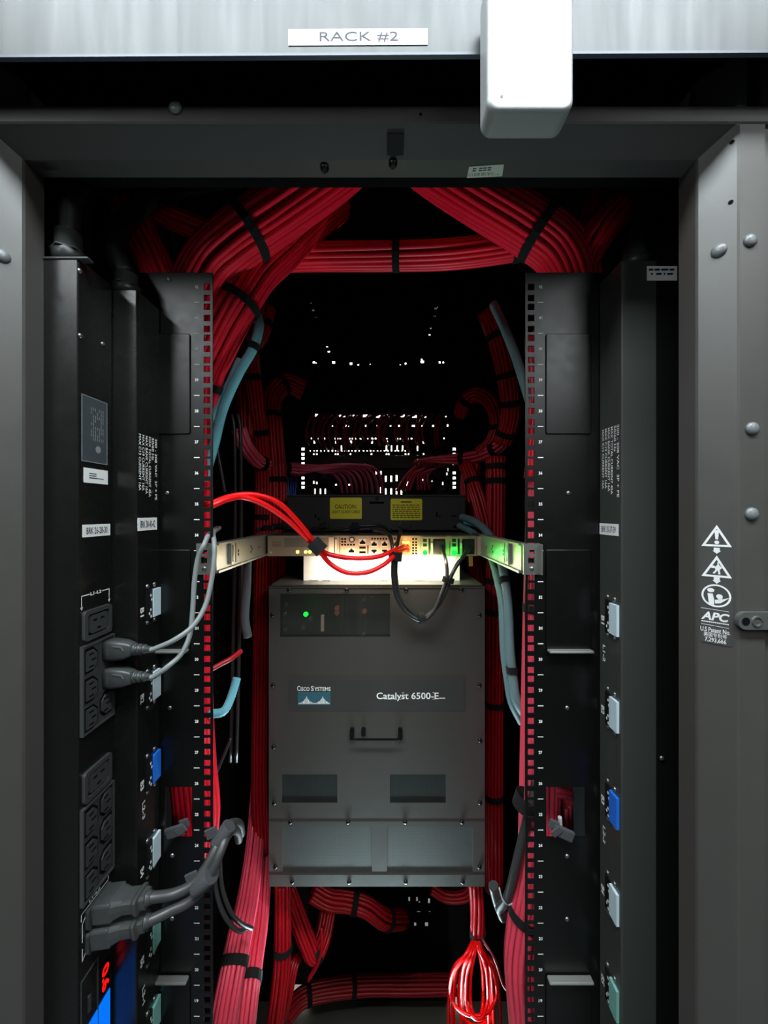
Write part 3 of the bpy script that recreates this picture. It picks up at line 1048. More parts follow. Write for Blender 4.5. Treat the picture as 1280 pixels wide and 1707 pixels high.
PX2 = -0.321
p2 = thing('power_strip', 'black power strip with breakers deeper on the left, labelled BRK 38-40-42', 'power strip', (PX2, 0.525, 0.06), 'vertical power strips')
B = Plane((PX2, 0.5, ZC), (0, 1, 0), (0, 0, 1))
caps = []
for k, m in enumerate((STW, STW, STB, STW, STT, STT)):
    z = -.107 - .1150 * k - (.004 if k > 3 else 0)
    caps.append((z, z - .038, m, ''))
breaker_strip(p2, B, PX2, PX2 - .055, .5, .5508, ZC + .290, caps, (229, 863, 261, 884), ('BRK 38-40-42', ((-.398, 'L2-3'), (-.645, 'L3-1'))), .0305, .0475, True,
              (B.uv(230, 780)[0], B.uv(245, 838)[1], B.uv(262, 780)[0], B.uv(245, 727)[1]))
gland_and_cord(p2, Vector((-0.347, 0.518, ZC + .290)), .0165, .03, [P(190, 415, .52), P(210, 370, .53), P(250, 335, .56), P(310, 310, .6), P(400, 298, .66), P(440, 290, .72)], .0135)

PX3 = 0.3085
p3 = thing('power_strip', 'black power strip with breakers on the right side of the rack, labelled BRK 35-37-39', 'power strip', (PX3, 0.525, 0.06), 'vertical power strips')
D = Plane((PX3, 0.55, ZC), (0, -1, 0), (0, 0, 1))
caps = []
for k, m in enumerate((STW, STW, STB, STW, STT)):
    z = -.123 - .1268 * k
    caps.append((z, z - .041, m, ''))
breaker_strip(p3, D, PX3, PX3 + .0465, .5, .5508, ZC + .3275, caps, (1000, 873, 1031, 892), ('BRK 35-37-39', ((-.198, 'L1-2'), (-.452, 'L2-3'))), .0285, .0455, False,
              (D.uv(1003, 770)[0], D.uv(1018, 835)[1], D.uv(1033, 770)[0], D.uv(1018, 712)[1]))
gland_and_cord(p3, Vector((0.340, 0.522, ZC + .3275)), .0175, .032, [P(1078, 350, .52), P(1068, 310, .53), P(1060, 270, .56)], .013)
pw = wallplane(.4995)
q = pxrect(pw, 1078, 444, 1128, 468)
lb = build('asset_tag', MB().prism(pw, rect(*q), .0001, .0006), WHITE, p3)
mb = MB()
for dv, segs in ((.005, (.05, .2, .24, .42, .46, .7, .74, .9)), (.0105, (.12, .18, .3, .48, .55, .6, .66, .85))):
    for k in range(0, len(segs), 2):
        mb.line(pw, (q[0] + (q[2] - q[0]) * segs[k], q[3] - dv), (q[0] + (q[2] - q[0]) * segs[k + 1], q[3] - dv + .0004), .0026, .0009)
build('lettering', mb, KPRINT, lb)
# grey return flange beside the right strip
build('rail_channel', MB().box((0.355, .5005, 0.06), (0.384, .53, ZC + .43), .001), DARK, RK)
shared('screw', M_SCR, RK, pw.at(*pw.uv(1102, 1263), 0.001))
# ================================================================ rack equipment
# --- large switch chassis
YC = 0.777
CP = wallplane(YC)


def cpx(x0, y0, x1, y1):
    return pxrect(CP, x0, y0, x1, y1)


c0 = cpx(448, 978, 808, 1478)
sw = thing('network_switch', 'tall grey rack switch chassis with perforated vents and a black carrying handle', 'switch', CP.at((c0[0] + c0[2]) / 2, c0[1]))
vents = [cpx(467, 990, 650, 1062), cpx(470, 1291, 562, 1339), cpx(650, 1291, 743, 1339), cpx(471, 1378, 620, 1456), cpx(645, 1378, 788, 1456)]
mb = MB()
pierced(mb, CP, c0[0], c0[1], c0[2], c0[3], vents, 0.0025)
build('face_plate', mb, CHAS, sw)
D1 = YC + 0.43
mb = MB()
x0, x1, z0, z1 = c0[0] + .002, c0[2] - .002, ZC + c0[1] + .001, ZC + c0[3] + .004
for lo, hi in (((x0, YC + .001, z1 - .0025), (x1, D1, z1)), ((x0, YC + .001, z0), (x1, D1, z0 + .0025)), ((x0, YC + .001, z0), (x0 + .0025, D1, z1)),
               ((x1 - .0025, YC + .001, z0), (x1, D1, z1)), ((x0, D1 - .003, z0), (x1, D1, z1))):
    mb.box(lo, hi)
build('body', mb, CHAS, sw)
for i, v in enumerate(vents):
    mb = MB().add([CP.at(*p, -.0012) for p in rect(*v)], [[0, 1, 2, 3]])
    build('vent_grille', mb, CHASP if i < 3 else CHASQ, sw)
# things seen through the upper grille
mb = MB()
v = vents[0]
mb.box((v[0] - .01, YC + .05, ZC + v[1] - .01), (v[2] + .01, YC + .06, ZC + v[3] + .005))
pu = build('power_supply', mb, mat('supply_metal', (92, 84, 70), .5, .2), sw)
mb = MB()
for px, py, rr in ((476, 1009, 3), (473, 1025, 3.5), (474, 1051, 2.5), (504, 1048, 3), (517, 1033, 3), (608, 995, 2), (606, 1001, 3), (606, 1057, 3), (620, 995, 2)):
    q = CP.uv(px, py)
    mb.tube([CP.at(q[0], q[1], -.004), CP.at(q[0], q[1], -.012)], rr * YC / F, 8)
build('captive_screw', mb, SCRW, pu, kind='stuff')
mb = MB()
for px, py in ((561, 1015), (561, 1023), (607, 1020)):
    q = CP.uv(px, py)
    mb.tube([CP.at(q[0], q[1], -.003), CP.at(q[0], q[1], -.012)], 4.2 * YC / F, 8)
build('terminal', mb, COPPER, pu, kind='stuff')
q = CP.uv(509, 1025)
build('status_light', MB().tube([CP.at(q[0], q[1], -.003), CP.at(q[0], q[1], -.006)], 4 * YC / F, 10), GRNLED, pu, 'green status light')
build('pull_handle', MB().box(CP.at(*CP.uv(534, 1054), -.004), CP.at(*CP.uv(539, 1027), -.012), .001), ROUTL, pu)
for xx in (571, 602):
    build('divider', MB().box(CP.at(*CP.uv(xx - 1, 1061), -.005), CP.at(*CP.uv(xx + 1, 991), -.03)), CHASD, pu)
# band, seam, writing
mb = MB().prism(CP, rect(*cpx(481, 1133, 775, 1185)), .0, .0006)
bd = build('name_band', mb, CHASD, sw)
mb = MB()
text(mb, CP, 'C', *cpx(495.5, 1143, 500.5, 1151.5), bold=.01, off=.001)
text(mb, CP, 'ISCO', *cpx(501.5, 1145, 516, 1151.5), bold=.012, off=.001)
text(mb, CP, 'S', *cpx(518.5, 1143, 523, 1151.5), bold=.01, off=.001)
text(mb, CP, 'YSTEMS', *cpx(524, 1145, 551, 1151.5), bold=.012, off=.001)
build('lettering', mb, WPRINT, bd)
build('logo', MB().prism(CP, rect(*cpx(496.5, 1153.5, 551, 1175)), .0006, .0009), LOGO, bd)
mb = MB()
hgt = [1, 1, 2, 3, 4, 6, 8, 11, 8, 6, 4, 3, 2, 1, 1, 1, 1, 2, 3, 4, 6, 8, 11, 8, 6, 4, 3, 2, 1]
for i, h in enumerate(hgt):
    x = 498 + i * 1.8
    mb.flat(CP, rect(*cpx(x, 1173 - h * 1.05 - .7, x + 1.1, 1173)), .0012)
build('logo_bars', mb, WPRINT, bd)
mb = MB()


def serif_text(mb, pl, body, box):
    """lettering with slab serifs added at the feet and heads of the stems"""
    text(mb, pl, body, *box, bold=.012, off=.001)


serif_text(mb, CP, 'Catalyst 6500-E', cpx(627.5, 1154, 731, 1168.5))
W1, k = Plane(CP.at(0, 0), CP.u, CP.v), YC / F
for x, y, wd in ((649, 1165.2, 6), (666.5, 1165.2, 4), (673.5, 1158, 3.4), (679, 1158, 3.4), (659.5, 1165.2, 5), (722.5, 1165.2, 3), (722.5, 1154.4, 3), (671.8, 1154.6, 3)):
    a = CP.uv(x - wd / 2, y); b = CP.uv(x + wd / 2, y)
    mb.line(CP, a, b, .0010, .001)
for i in range(5):
    mb.flat(CP, rect(*cpx(732 + 2.0 * i, 1162.6, 733.4 + 2.0 * i, 1164.4)), .001)
build('lettering', mb, WPRINT, bd)
mb = MB()
mb.prism(CP, rect(*cpx(449, 1369.2, 807.5, 1370.6)), .0, .0006)
mb.prism(CP, rect(*cpx(448, 978, 808, 980)), .0, .0016)
build('seam', mb, CHASD, sw)
build('lower_cover', MB().prism(CP, rect(*cpx(449, 1458, 807.5, 1477)), .0, .0008), CHAS, sw)
for px, py in ((482, 983), (578, 983), (677, 983), (769, 983), (454, 1025), (455, 1142), (456, 1245), (457, 1338), (459, 1445), (799, 1025), (799, 1142), (800, 1234), (800, 1338), (799, 1445),
               (484, 1370), (580, 1370), (675, 1370), (770, 1370), (487, 1470), (582, 1470), (676, 1470), (771, 1470)):
    shared('screw', M_SCRB, sw, CP.at(*CP.uv(px, py), 0.0005))
mb = MB()
hy = 1223
pts = [CP.at(*CP.uv(588, 1215), 0), CP.at(*CP.uv(587, 1219), .012), CP.at(*CP.uv(590, hy), .02)] + [CP.at(*CP.uv(590 + 8 * i, hy), .02) for i in range(1, 10)] + [CP.at(*CP.uv(666, 1219), .012), CP.at(*CP.uv(665, 1215), 0)]
mb.tube(pts, .0024, 8)
hn = build('carrying_handle', mb, DARK, sw)
for px in (587, 606, 667):
    q = cpx(px - 3.5, 1212, px + 3.5, 1230 if px != 606 else 1224)
    build('handle_mount', MB().prism(CP, rrect(*q, .003), 0, .008), DARK, hn)

# --- white blanking plate standing on the switch chassis, lit by added fill lights under the router
YB = 0.825
BP = wallplane(YB)
bl = thing('blanking_plate', 'bright white plate standing on the switch chassis under the router', 'plate', BP.at(*BP.uv(630, 968)))
zt = ZC + c0[3] + .004
q = pxrect(BP, 506, 926, 766, 966)
zlow = zt - ZC
mb = MB().prism(BP, rect(q[0], zlow, q[2], q[3]), 0, -.002)
for px in (525, 545, 640, 700):
    u = BP.uv(px, 960)[0]
    mb.prism(BP, rect(u - .008, zlow + .001, u + .008, zlow + .004), 0, .003)
build('plate', mb, WPLATE, bl)
area_light('plate_fill_light', (0.0, 0.80, ZC - 0.094), (math.radians(30), 0, 0), 0.26, 0.008, 0.28, (1.0, 0.95, 0.86))  # added fill for the white plate, no fixture
area_light('router_fill_light', (0.0, 0.752, ZC - 0.094), (math.radians(62), 0, 0), 0.24, 0.006, 0.30, (1.0, 0.74, 0.48))  # added warm fill for the router face and upper switch front

# --- router
YRt = 0.79
R_ = wallplane(YRt)


def rpx(x0, y0, x1, y1):
    return pxrect(R_, x0, y0, x1, y1)


q = rpx(446, 893, 795, 927)
ro = thing('router', 'beige metal rack router with many ports and two green lit power supplies', 'router', R_.at((q[0] + q[2]) / 2, q[1]))
build('body', MB().box((q[0], YRt + .002, ZC + q[1] + .001), (q[2], YRt + .36, ZC + q[3] - .0005), .0008), mat('router_shell', (96, 98, 92), .4, .4), ro)
build('face_plate', MB().prism(R_, rect(*q), -.002, .0), ROUT, ro)
build('label_strip', MB().prism(R_, rect(*rpx(474, 897, 546, 912)), 0, .0006), ROUTD, ro)
mb = MB()
for i, h in enumerate((2, 3, 2, 1.2, 2, 3, 2)):
    x = 453 + i * 2.3
    mb.flat(R_, rect(*rpx(x, 905.5 - h, x + 1.1, 905.5)), .0005)
text(mb, R_, 'CISCO', *rpx(454, 907, 468, 911), bold=.02, off=.0005)
build('lettering', mb, mat('dark_grey_print', (96, 84, 76), .6), ro)
for x in (496, 509.5, 516.5):
    a = R_.uv(x, 920)
    build('indicator_light', MB().prism(R_, circ(*a, .0034, 10), 0, .0012), YGLED, ro)
a = R_.uv(452, 921)
build('power_button', MB().prism(R_, circ(*a, .0022, 10), 0, .001), ROUTL, ro)
md = build('service_module', MB().prism(R_, rect(*rpx(548, 895.5, 557, 926)), 0, .003).prism(R_, rect(*rpx(558.5, 899, 562, 921)), 0, .003), ROUTL, ro)
build('module_gap', MB().flat(R_, rect(*rpx(557.2, 895, 558.3, 926)), .0004).flat(R_, rect(*rpx(566, 895, 567, 926)), .0004), DARK, ro)
mb = MB()
for yy, n in ((898.5, 2), (903, 2), (908, 5)):
    for i in range(n):
        x = 568.8 + i * 4.9
        mb.flat(R_, rect(*rpx(x, yy - 1.4, x + 3.2, yy + 1.6)), .0004)
for i in range(9):
    x = 619 + 4.7 * i
    mb.flat(R_, rect(*rpx(x, 896.5, x + 2.6, 899.5)), .0004)
for yy in (898.5, 904, 908.5, 913.5, 918, 922.5):
    for x in (687, 692):
        mb.flat(R_, rect(*rpx(x, yy - 1.5, x + 3, yy + 1.5)), .0004)
build('vent_holes', mb, DARK, ro, kind='stuff')
a = R_.uv(586.5, 899.5)
build('console_knob', MB().ring(R_, circ(*a, .0060, 14), circ(*a, .0042, 14), 0, .002), PLASD, ro)
build('knob_centre', MB().prism(R_, circ(*a, .0035, 14), 0, .0015), ROUTL, ro)


def jack_port(x0, y0, x1, y1, up):
    p = rpx(x0, y0, x1, y1)
    f = build('ethernet_port', MB().prism(R_, rect(p[0] - .0012, p[1] - .0012, p[2] + .0012, p[3] + .0012), 0, .0006), ROUTL, ro)
    u0, v0, u1, v1 = p
    w_, h_ = u1 - u0, v1 - v0
    o = [(0, 0), (1, 0), (1, .55), (.75, .55), (.75, .8), (.6, .8), (.6, 1), (.4, 1), (.4, .8), (.25, .8), (.25, .55), (0, .55)]
    o = [(u0 + w_ * x, v0 + h_ * (y if up else 1 - y)) for x, y in o]
    build('opening', MB().flat(R_, o, .0009), DARK, f)


jack_port(581, 914, 590.5, 921, True)
jack_port(599.5, 899.5, 609, 907, True)
for x in (619, 636.5, 655):
    jack_port(x, 902.5, x + 9, 910, True)
    jack_port(x, 916, x + 9, 923, False)
for yy in (911, 919):
    p = rpx(599, yy, 609.5, yy + 3.6)
    build('usb_port', MB().prism(R_, rect(*p), 0, .0006), DARK, ro)
build('port_divider', MB().flat(R_, rect(*rpx(612, 909, 614.5, 923)), .0005), mat('port_maroon', (70, 30, 30), .5), ro)
sf = build('fibre_module', MB().prism(R_, rect(*rpx(669, 901, 684, 925)), 0, .002), AMB, ro, 'amber fibre transceiver bay')
for x in (672.5, 680.5):
    build('indicator_light', MB().prism(R_, circ(*R_.uv(x, 903.5), .0026, 8), .002, .003), YGLED, sf)
point_light('router_amber_glow', R_.at(*R_.uv(676, 908), .012), .16, (1, .58, .2))
for x0 in (701, 749.5):
    ps = build('power_supply', MB().ring(R_, rect(*rpx(x0 + 1, 895, x0 + 43, 926)), rect(*rpx(x0 + 2.5, 896.5, x0 + 41.5, 924.5)), 0, .003).flat(R_, rect(*rpx(x0 + 2.5, 896.5, x0 + 41.5, 924.5)), .0003), ROUT, ro)
    mb = MB()
    for yy in (901, 908.5):
        mb.flat(R_, rect(*rpx(x0 + 4, yy - 2.6, x0 + 10.5, yy + 2.6)), .0008)
    mb.flat(R_, rect(*rpx(x0 + 13, 898, x0 + 16.5, 924)), .0008)
    mb.flat(R_, rect(*rpx(x0 + 20.5, 898.5, x0 + 41, 924)), .0008)
    build('supply_grille', mb, mat('supply_green_black', (10, 24, 16), .4), ps)
    build('inlet', MB().prism(R_, rrect(*rpx(x0 + 24, 901, x0 + 40, 922), .003), .0008, .003), PLASD, ps)
    build('finger_tab', MB().prism(R_, rect(*rpx(x0 + 17, 905, x0 + 20, 914)), .0008, .004), ROUTL, ps)
    a = R_.uv(x0 + 7.5, 921.5)
    build('status_light', MB().prism(R_, circ(*a, .0050, 12), .0008, .0035), GRNLED, ps, 'glowing green status light')
    point_light('supply_green_glow', R_.at(*a, .011), .045, (.02, 1, .1), .003)
build('end_ear', MB().prism(R_, rect(*rpx(795.5, 894, 803, 926)), -.003, .0), mat('ear_pinkish', (200, 165, 150), .4, .3), ro)
build('release_tab', MB().prism(R_, rrect(*rpx(782, 927, 788, 944), .001), -.002, .0), COPPER, ro)

# --- slide rails that carry the router
for s, X, lb in ((-1, -0.2425, 'zinc slide rail carrying the router at its left end'), (1, 0.1985, 'zinc slide rail carrying the router at its right end, lit green')):
    SL = Plane((X, YRAIL, ZC), (0, -s, 0), (0, 0, 1))
    t = thing('slide_rail', lb, 'rail', (X, .56, ZC - .066), 'router slide rails')
    za, zb2 = -.0885, -.0455
    xo = X + s * .012
    build('channel', MB().box((min(X, xo), .556, ZC + za), (max(X, xo), .90, ZC + zb2), .001), STEEL, t)
    mb = MB()
    mb.box((min(X, X - s * .004), .556, ZC + za), (max(X, X - s * .004), .90, ZC + za + .003))
    mb.box((min(X, X - s * .004), .556, ZC + zb2 - .003), (max(X, X - s * .004), .90, ZC + zb2))
    build('flange', mb, STEEL, t)
    dx = lambda d: -s * (d - YRAIL)
    mb = MB().prism(SL, rrect(min(dx(.60), dx(.618)), za + .006, max(dx(.60), dx(.618)), zb2 - .002, .002), 0, .005)
    lt = build('latch', mb, STEEL, t)
    mb = MB()
    mb.flat(SL, rect(min(dx(.603), dx(.6055)), za + .010, max(dx(.603), dx(.6055)), zb2 - .006), .0055)
    mb.flat(SL, rect(min(dx(.6145), dx(.617)), za + .008, max(dx(.6145), dx(.617)), zb2 - .004), .0055)
    build('latch_slot', mb, DARK, lt)
    mb = MB()
    for d_, dz in ((.64, .024), (.64, .018), (.70, .026), (.70, .016), (.706, .021), (.745, .02)):
        mb.flat(SL, rect(dx(d_) - .002, za + dz - .0022, dx(d_) + .002, za + dz + .0022), .0004)
    build('punched_holes', mb, DARK, t)
    EP = wallplane(YRAIL - .004)
    xa, xb = (-.2672, -.2440) if s < 0 else (.1985, .2215)
    mb = MB()
    hs = [((xa + xb) / 2 - .003, -.060 - .0, (xa + xb) / 2 + .004, -.054), ((xa + xb) / 2 - .005, -.0735, (xa + xb) / 2 + .004, -.064)]
    pierced(mb, EP, xa, za - .0005, xb, zb2 + .0005, hs, .0028)
    if s > 0:
        mb.box((xb - .001, YRAIL - .012, ZC + za + .0), (xb + .0012, YRAIL - .0042, ZC + zb2))
    br = build('bracket', mb, STEEL, t)
    shared('screw', M_SCR, br, EP.at((xa + xb) / 2, -.0805, 0))

# --- grey fibre enclosure on top of the router
YE2 = 0.92
E = wallplane(YE2)
q = pxrect(E, 478, 825, 776, 884.5)
en = thing('fibre_enclosure', 'dark grey fibre enclosure with two yellow warning labels above the router', 'enclosure', E.at((q[0] + q[2]) / 2, q[1]))
build('body', MB().box((q[0], YE2, ZC + q[1] + .0005), (q[2], YE2 + .2, ZC + q[3]), .002), ENC, en)
build('rim', MB().box((q[0] - .001, YE2 - .003, ZC + q[3] - .004), (q[2] + .001, YE2, ZC + q[3] + .0005), .001), ENC, en)
for (x0, y0, x1, y1), rows, lb in (((550, 829.5, 603, 865), None, 'yellow label reading CAUTION: LIGHT GUIDE CABLE'), ((651, 831.5, 703.5, 867), 7, 'yellow label with lines of small print')):
    p = pxrect(E, x0, y0, x1, y1)
    l = build('warning_label', MB().prism(E, rrect(*p, .003), .0, .0006), YELLOW, en, lb)
    mb = MB()
    if rows is None:
        text(mb, E, 'CAUTION:', *pxrect(E, 558, 841, 594, 848), bold=.02, off=.0009)
        text(mb, E, 'LIGHT GUIDE CABLE', *pxrect(E, 553, 850.5, 600, 855.5), bold=.012, off=.0009)
    else:
        mb.flat(E, rect(*pxrect(E, 668, 835.5, 686, 838)), .0009)
        for i in range(7):
            x = 654
            while x < 699:
                ww = min(r2.uniform(2, 6), 700 - x)
                mb.flat(E, rect(*pxrect(E, x, 841.2 + 3.4 * i, x + ww, 842.9 + 3.4 * i)), .0009)
                x += ww + r2.uniform(.9, 1.6)
    build('lettering', mb, OLIVE, l)
mb = MB()
mb.flat(E, rect(*pxrect(E, 616, 836, 640, 840)), .0004)
a = E.uv(628.5, 831)
mb.ring(E, circ(*a, .0042, 12), circ(*a, .002, 12), 0, .0012)
for px, py, a_, b_ in ((728, 858, 3, 8), (733, 861, 2, 3), (757, 860, 9, 2), (759, 878, 8, 4), (526, 860, 3, 6), (531, 865, 3, 4)):
    mb.flat(E, rect(*pxrect(E, px - a_ / 2, py - b_ / 2, px + a_ / 2, py + b_ / 2)), .0004)
build('cover_slot', mb, DARK, en)
# ================================================================ cables
def strap(parent, pts, i, R, wd=.012, m=VEL, ry=1.0, tail=None):
    """a hook-and-loop band round a bundle at path point i"""
    c = pts[i]
    t = (pts[min(i + 1, len(pts) - 1)] - pts[max(i - 1, 0)]).normalized()
    mb = MB()
    n = 18
    fr = frames(pts)[i]
    a, b = fr[1], fr[2]
    vs = []
    for k in range(n):
        th = 2 * math.pi * k / n
        for rr, o in ((R * 1.0, -wd / 2), (R * 1.06, -wd / 2), (R * 1.06, wd / 2), (R * 1.0, wd / 2)):
            vs.append(c + (a * math.cos(th) + b * math.sin(th) * ry) * rr + t * o)
    fs = []
    for k in range(n):
        l = (k + 1) % n
        for j in range(4):
            jj = (j + 1) % 4
            fs.append([k * 4 + j, l * 4 + j, l * 4 + jj, k * 4 + jj])
    mb.add(vs, fs, False)
    if tail:
        d = (Vector(tail)).normalized()
        mb.obox(c + d * (R + .006), (t, d, t.cross(d).normalized()), (wd / 2, .008, .0012), .0008, 1)
    return build('strap', mb, m, parent)


NB = [0]
def bundle(label, cp, R, r=.0042, straps=(), m=RED, ry=1.0, k=7, group='red cable bundles', name='cable_bundle', wob=.05, sides=6, maxn=26, tail=None, nn=None):
    NB[0] += 1
    rn = random.Random(100 + NB[0])
    pts = pxs(cp, k)
    mid = pts[len(pts) // 2]
    t = thing(name, label, 'cable bundle', mid, group)
    fr = frames(pts)
    n = nn or max(3, min(maxn, int(round(2 * math.pi * (R - r) / (2 * r * .93)))))
    rc = max(r, min(r * 1.6, math.pi * (R - r) / n * 1.04)) if nn is None else r
    offs = [(2 * math.pi * i / n + rn.uniform(-.05, .05), R - rc) for i in range(n)]
    tw = rn.uniform(-.5, .5)
    ph = [rn.uniform(0, 6.28) for _ in offs]
    for i, (th, rad) in enumerate(offs):
        line = []
        for j, p in enumerate(pts):
            f = j / (len(pts) - 1)
            a = th + tw * f + wob * math.sin(5 * f + ph[i])
            rr = rad * (1 + wob * .6 * math.sin(7 * f + 2 * ph[i]))
            line.append(p + fr[j][1] * (math.cos(a) * rr) + fr[j][2] * (math.sin(a) * rr * ry))
        build('cable', MB().tube(line, rc, sides), m, t)
    for s in straps:
        strap(t, pts, min(len(pts) - 2, max(1, int(s * (len(pts) - 1)))), R * 1.02, .013, VEL, ry, tail)
    return t, pts


# top of the rack, seen under the frame head
bundle('thick red bundle sweeping down from the head centre to the upper left', [(600, 250, .63), (545, 295, .62), (450, 362, .605), (385, 408, .60), (345, 450, .605), (318, 520, .615), (308, 620, .62), (305, 800, .63)], .0415, .0048, (.36,), k=14, m=REDT)
bundle('red bundle below the thick upper-left one, strapped, dropping behind the left mounting rail', [(560, 335, .74), (515, 372, .71), (470, 415, .675), (425, 458, .65), (392, 510, .635), (362, 565, .635), (332, 640, .645), (318, 760, .67), (316, 1000, .69), (318, 1180, .67), (322, 1280, .64), (328, 1350, .635), (322, 1420, .63)], .0355, .0046, (.33, .50), k=12, m=REDT)
bundle('level red bundle across the top of the rack with two black straps', [(470, 430, .74), (530, 428, .73), (645, 427, .72), (750, 424, .71), (850, 412, .70), (900, 400, .69), (945, 380, .68)], .0255, .0046, (.36, .70), m=REDT)
bundle('thick red bundle sweeping down from the head centre to the upper right', [(690, 255, .64), (740, 292, .63), (810, 335, .615), (885, 380, .605), (935, 420, .605), (960, 480, .61), (955, 560, .62), (930, 680, .63), (917, 800, .63)], .0405, .0048, (.41,), k=14, m=REDT)
bundle('small red bundle falling from the head at the upper right', [(1005, 280, .64), (1000, 320, .63), (985, 370, .61), (970, 425, .61)], .019, .0042, m=REDT)
bundle('red bundle with a black strap beside the right supply cord', [(1060, 300, .60), (1035, 345, .59), (1000, 385, .58), (975, 430, .59), (965, 480, .6)], .025, .0044, (.3,), m=REDT)
bundle('short red bundle behind the upper left supply cords, running right', [(235, 325, .62), (275, 358, .61), (315, 375, .60), (360, 392, .59)], .0185, .0042, m=REDT)
bundle('dull red bundle dropping behind the left side plate beside the supply cord', [(215, 345, .58), (235, 395, .58), (262, 450, .58), (280, 500, .6)], .026, .0044, m=REDT)
bundle('red bundle rising past the tip of the grey-blue conduit at the upper left', [(350, 478, .66), (368, 470, .7), (390, 490, .74), (388, 540, .76), (365, 590, .78), (330, 600, .8)], .02, .0044, (.6,), m=REDT)

# middle depth, beside the fibre enclosure and switch
ML = [(445, 512, .84), (436, 550, .84), (418, 592, .86), (425, 660, .88), (432, 720, .92), (438, 800, .95), (436, 920, .95), (434, 1100, .95), (432, 1300, .93), (436, 1420, .9)]
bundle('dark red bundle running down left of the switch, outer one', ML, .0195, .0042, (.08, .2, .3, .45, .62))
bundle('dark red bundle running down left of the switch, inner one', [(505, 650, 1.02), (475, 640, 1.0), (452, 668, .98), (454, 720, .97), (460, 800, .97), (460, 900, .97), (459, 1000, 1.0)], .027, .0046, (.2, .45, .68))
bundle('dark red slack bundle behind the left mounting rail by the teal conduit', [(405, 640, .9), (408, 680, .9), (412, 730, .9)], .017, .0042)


def fan(label, trunk, ends, R, r, m, group, straps=()):
    """a bundle whose cables part and dive into separate jacks"""
    NB[0] += 1
    rn = random.Random(200 + NB[0])
    tp = pxs(trunk, 7)
    t = thing('cable_bundle', label, 'cable bundle', tp[len(tp) // 2], group)
    fr = frames(tp)
    n = len(ends)
    for i, e in enumerate(ends):
        a = 2 * math.pi * i / n
        line = [p + fr[j][1] * math.cos(a) * (R - r) + fr[j][2] * math.sin(a) * (R - r) for j, p in enumerate(tp)]
        tail_ = spline([line[-3], line[-1]] + [P(*c) for c in e], 6)
        build('cable', MB().tube(line[:-3] + tail_, r, 6), m, t)
    for s in straps:
        strap(t, tp, min(len(tp) - 2, int(s * (len(tp) - 1))), R * 1.05, .014)
    return t


fan('pink-red patch cables strapped on the left and fanning into the lower patch panel', [(398, 715, .84), (410, 745, .86), (432, 770, .92), (460, 778, .98), (500, 783, 1.03)],
    [[(530 + 5 * i, 783 + rnd.uniform(-7, 5) - (i > 4) * 5, 1.06), (552 + 8.5 * i, 788 - i * 1.2, 1.09), (566 + 8.6 * i, 802 - (i % 3) * 2, 1.12), (570 + 8.4 * i, 822, 1.15)] for i in range(9)], .017, .0043, PINKC, 'patch cable fans', (.55, .86))
fan('dark red patch cables looping from the right strap into the lower patch panel', [(848, 700, .90), (838, 738, .92), (800, 760, .97), (762, 766, 1.02)],
    [[(738 - 6 * i, 766 + rnd.uniform(-6, 4), 1.05), (722 - 6.5 * i + 18, 772 + (i % 3) * 4, 1.08), (698 - 5 * i + 16, 790, 1.1), (712 - 7 * i + rnd.uniform(-2, 8), 818, 1.14)] for i in range(8)], .017, .0040, REDP, 'patch cable fans', (.5, .92))
t = thing('cable_bundle', 'row of dark red patch cables looping down the upper patch panel', 'cable bundle', P(630, 715, 1.13), 'patch cable fans')
for i in range(22):
    x = 516 + 10.6 * i + rnd.uniform(-2.5, 2.5)
    w_ = rnd.uniform(5, 16) * (-1 if x < 630 else -1)
    y1 = rnd.choice((735, 742, 748, 752))
    build('cable', MB().tube(pxs([(x + 6, 692, 1.16), (x + 1, 694, 1.13), (x + w_ * .6, 706, 1.11), (x + w_ * .9, 722, 1.11), (x + w_ * .6, y1 - 6, 1.12), (x + w_ * .3, y1, 1.16)], 4), .0036, 6), RED, t)

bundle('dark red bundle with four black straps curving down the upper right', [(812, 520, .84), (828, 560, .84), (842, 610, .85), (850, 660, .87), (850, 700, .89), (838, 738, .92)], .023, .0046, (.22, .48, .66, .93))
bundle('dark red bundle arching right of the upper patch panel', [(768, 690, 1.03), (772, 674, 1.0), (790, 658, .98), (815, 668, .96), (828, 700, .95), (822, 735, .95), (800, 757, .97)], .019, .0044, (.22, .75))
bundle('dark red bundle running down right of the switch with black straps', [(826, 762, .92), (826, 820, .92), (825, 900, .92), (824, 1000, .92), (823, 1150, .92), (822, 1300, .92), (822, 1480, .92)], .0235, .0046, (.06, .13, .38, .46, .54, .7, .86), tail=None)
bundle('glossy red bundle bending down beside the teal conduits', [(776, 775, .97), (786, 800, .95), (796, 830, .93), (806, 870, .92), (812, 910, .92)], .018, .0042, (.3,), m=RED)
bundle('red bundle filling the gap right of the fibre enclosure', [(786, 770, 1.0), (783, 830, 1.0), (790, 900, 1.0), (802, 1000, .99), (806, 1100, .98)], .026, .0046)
bundle('red bundle behind the holes of the right mounting rail', [(905, 560, .655), (912, 700, .65), (908, 900, .645), (904, 1100, .635), (900, 1300, .62), (897, 1400, .615)], .0315, .0046, (.35, .52), m=REDP)
bundle('broad pink-red bundle spreading out below the right mounting rail', [(905, 1380, .605), (895, 1450, .60), (880, 1530, .60), (872, 1600, .60), (878, 1680, .60), (885, 1760, .60)], .030, .0046, (.38,), m=REDP)
bundle('pink-red bundle leaning behind the lower right mounting rail', [(925, 1330, .64), (925, 1450, .635), (915, 1560, .63), (905, 1700, .62), (900, 1780, .61)], .027, .0046, m=REDP)

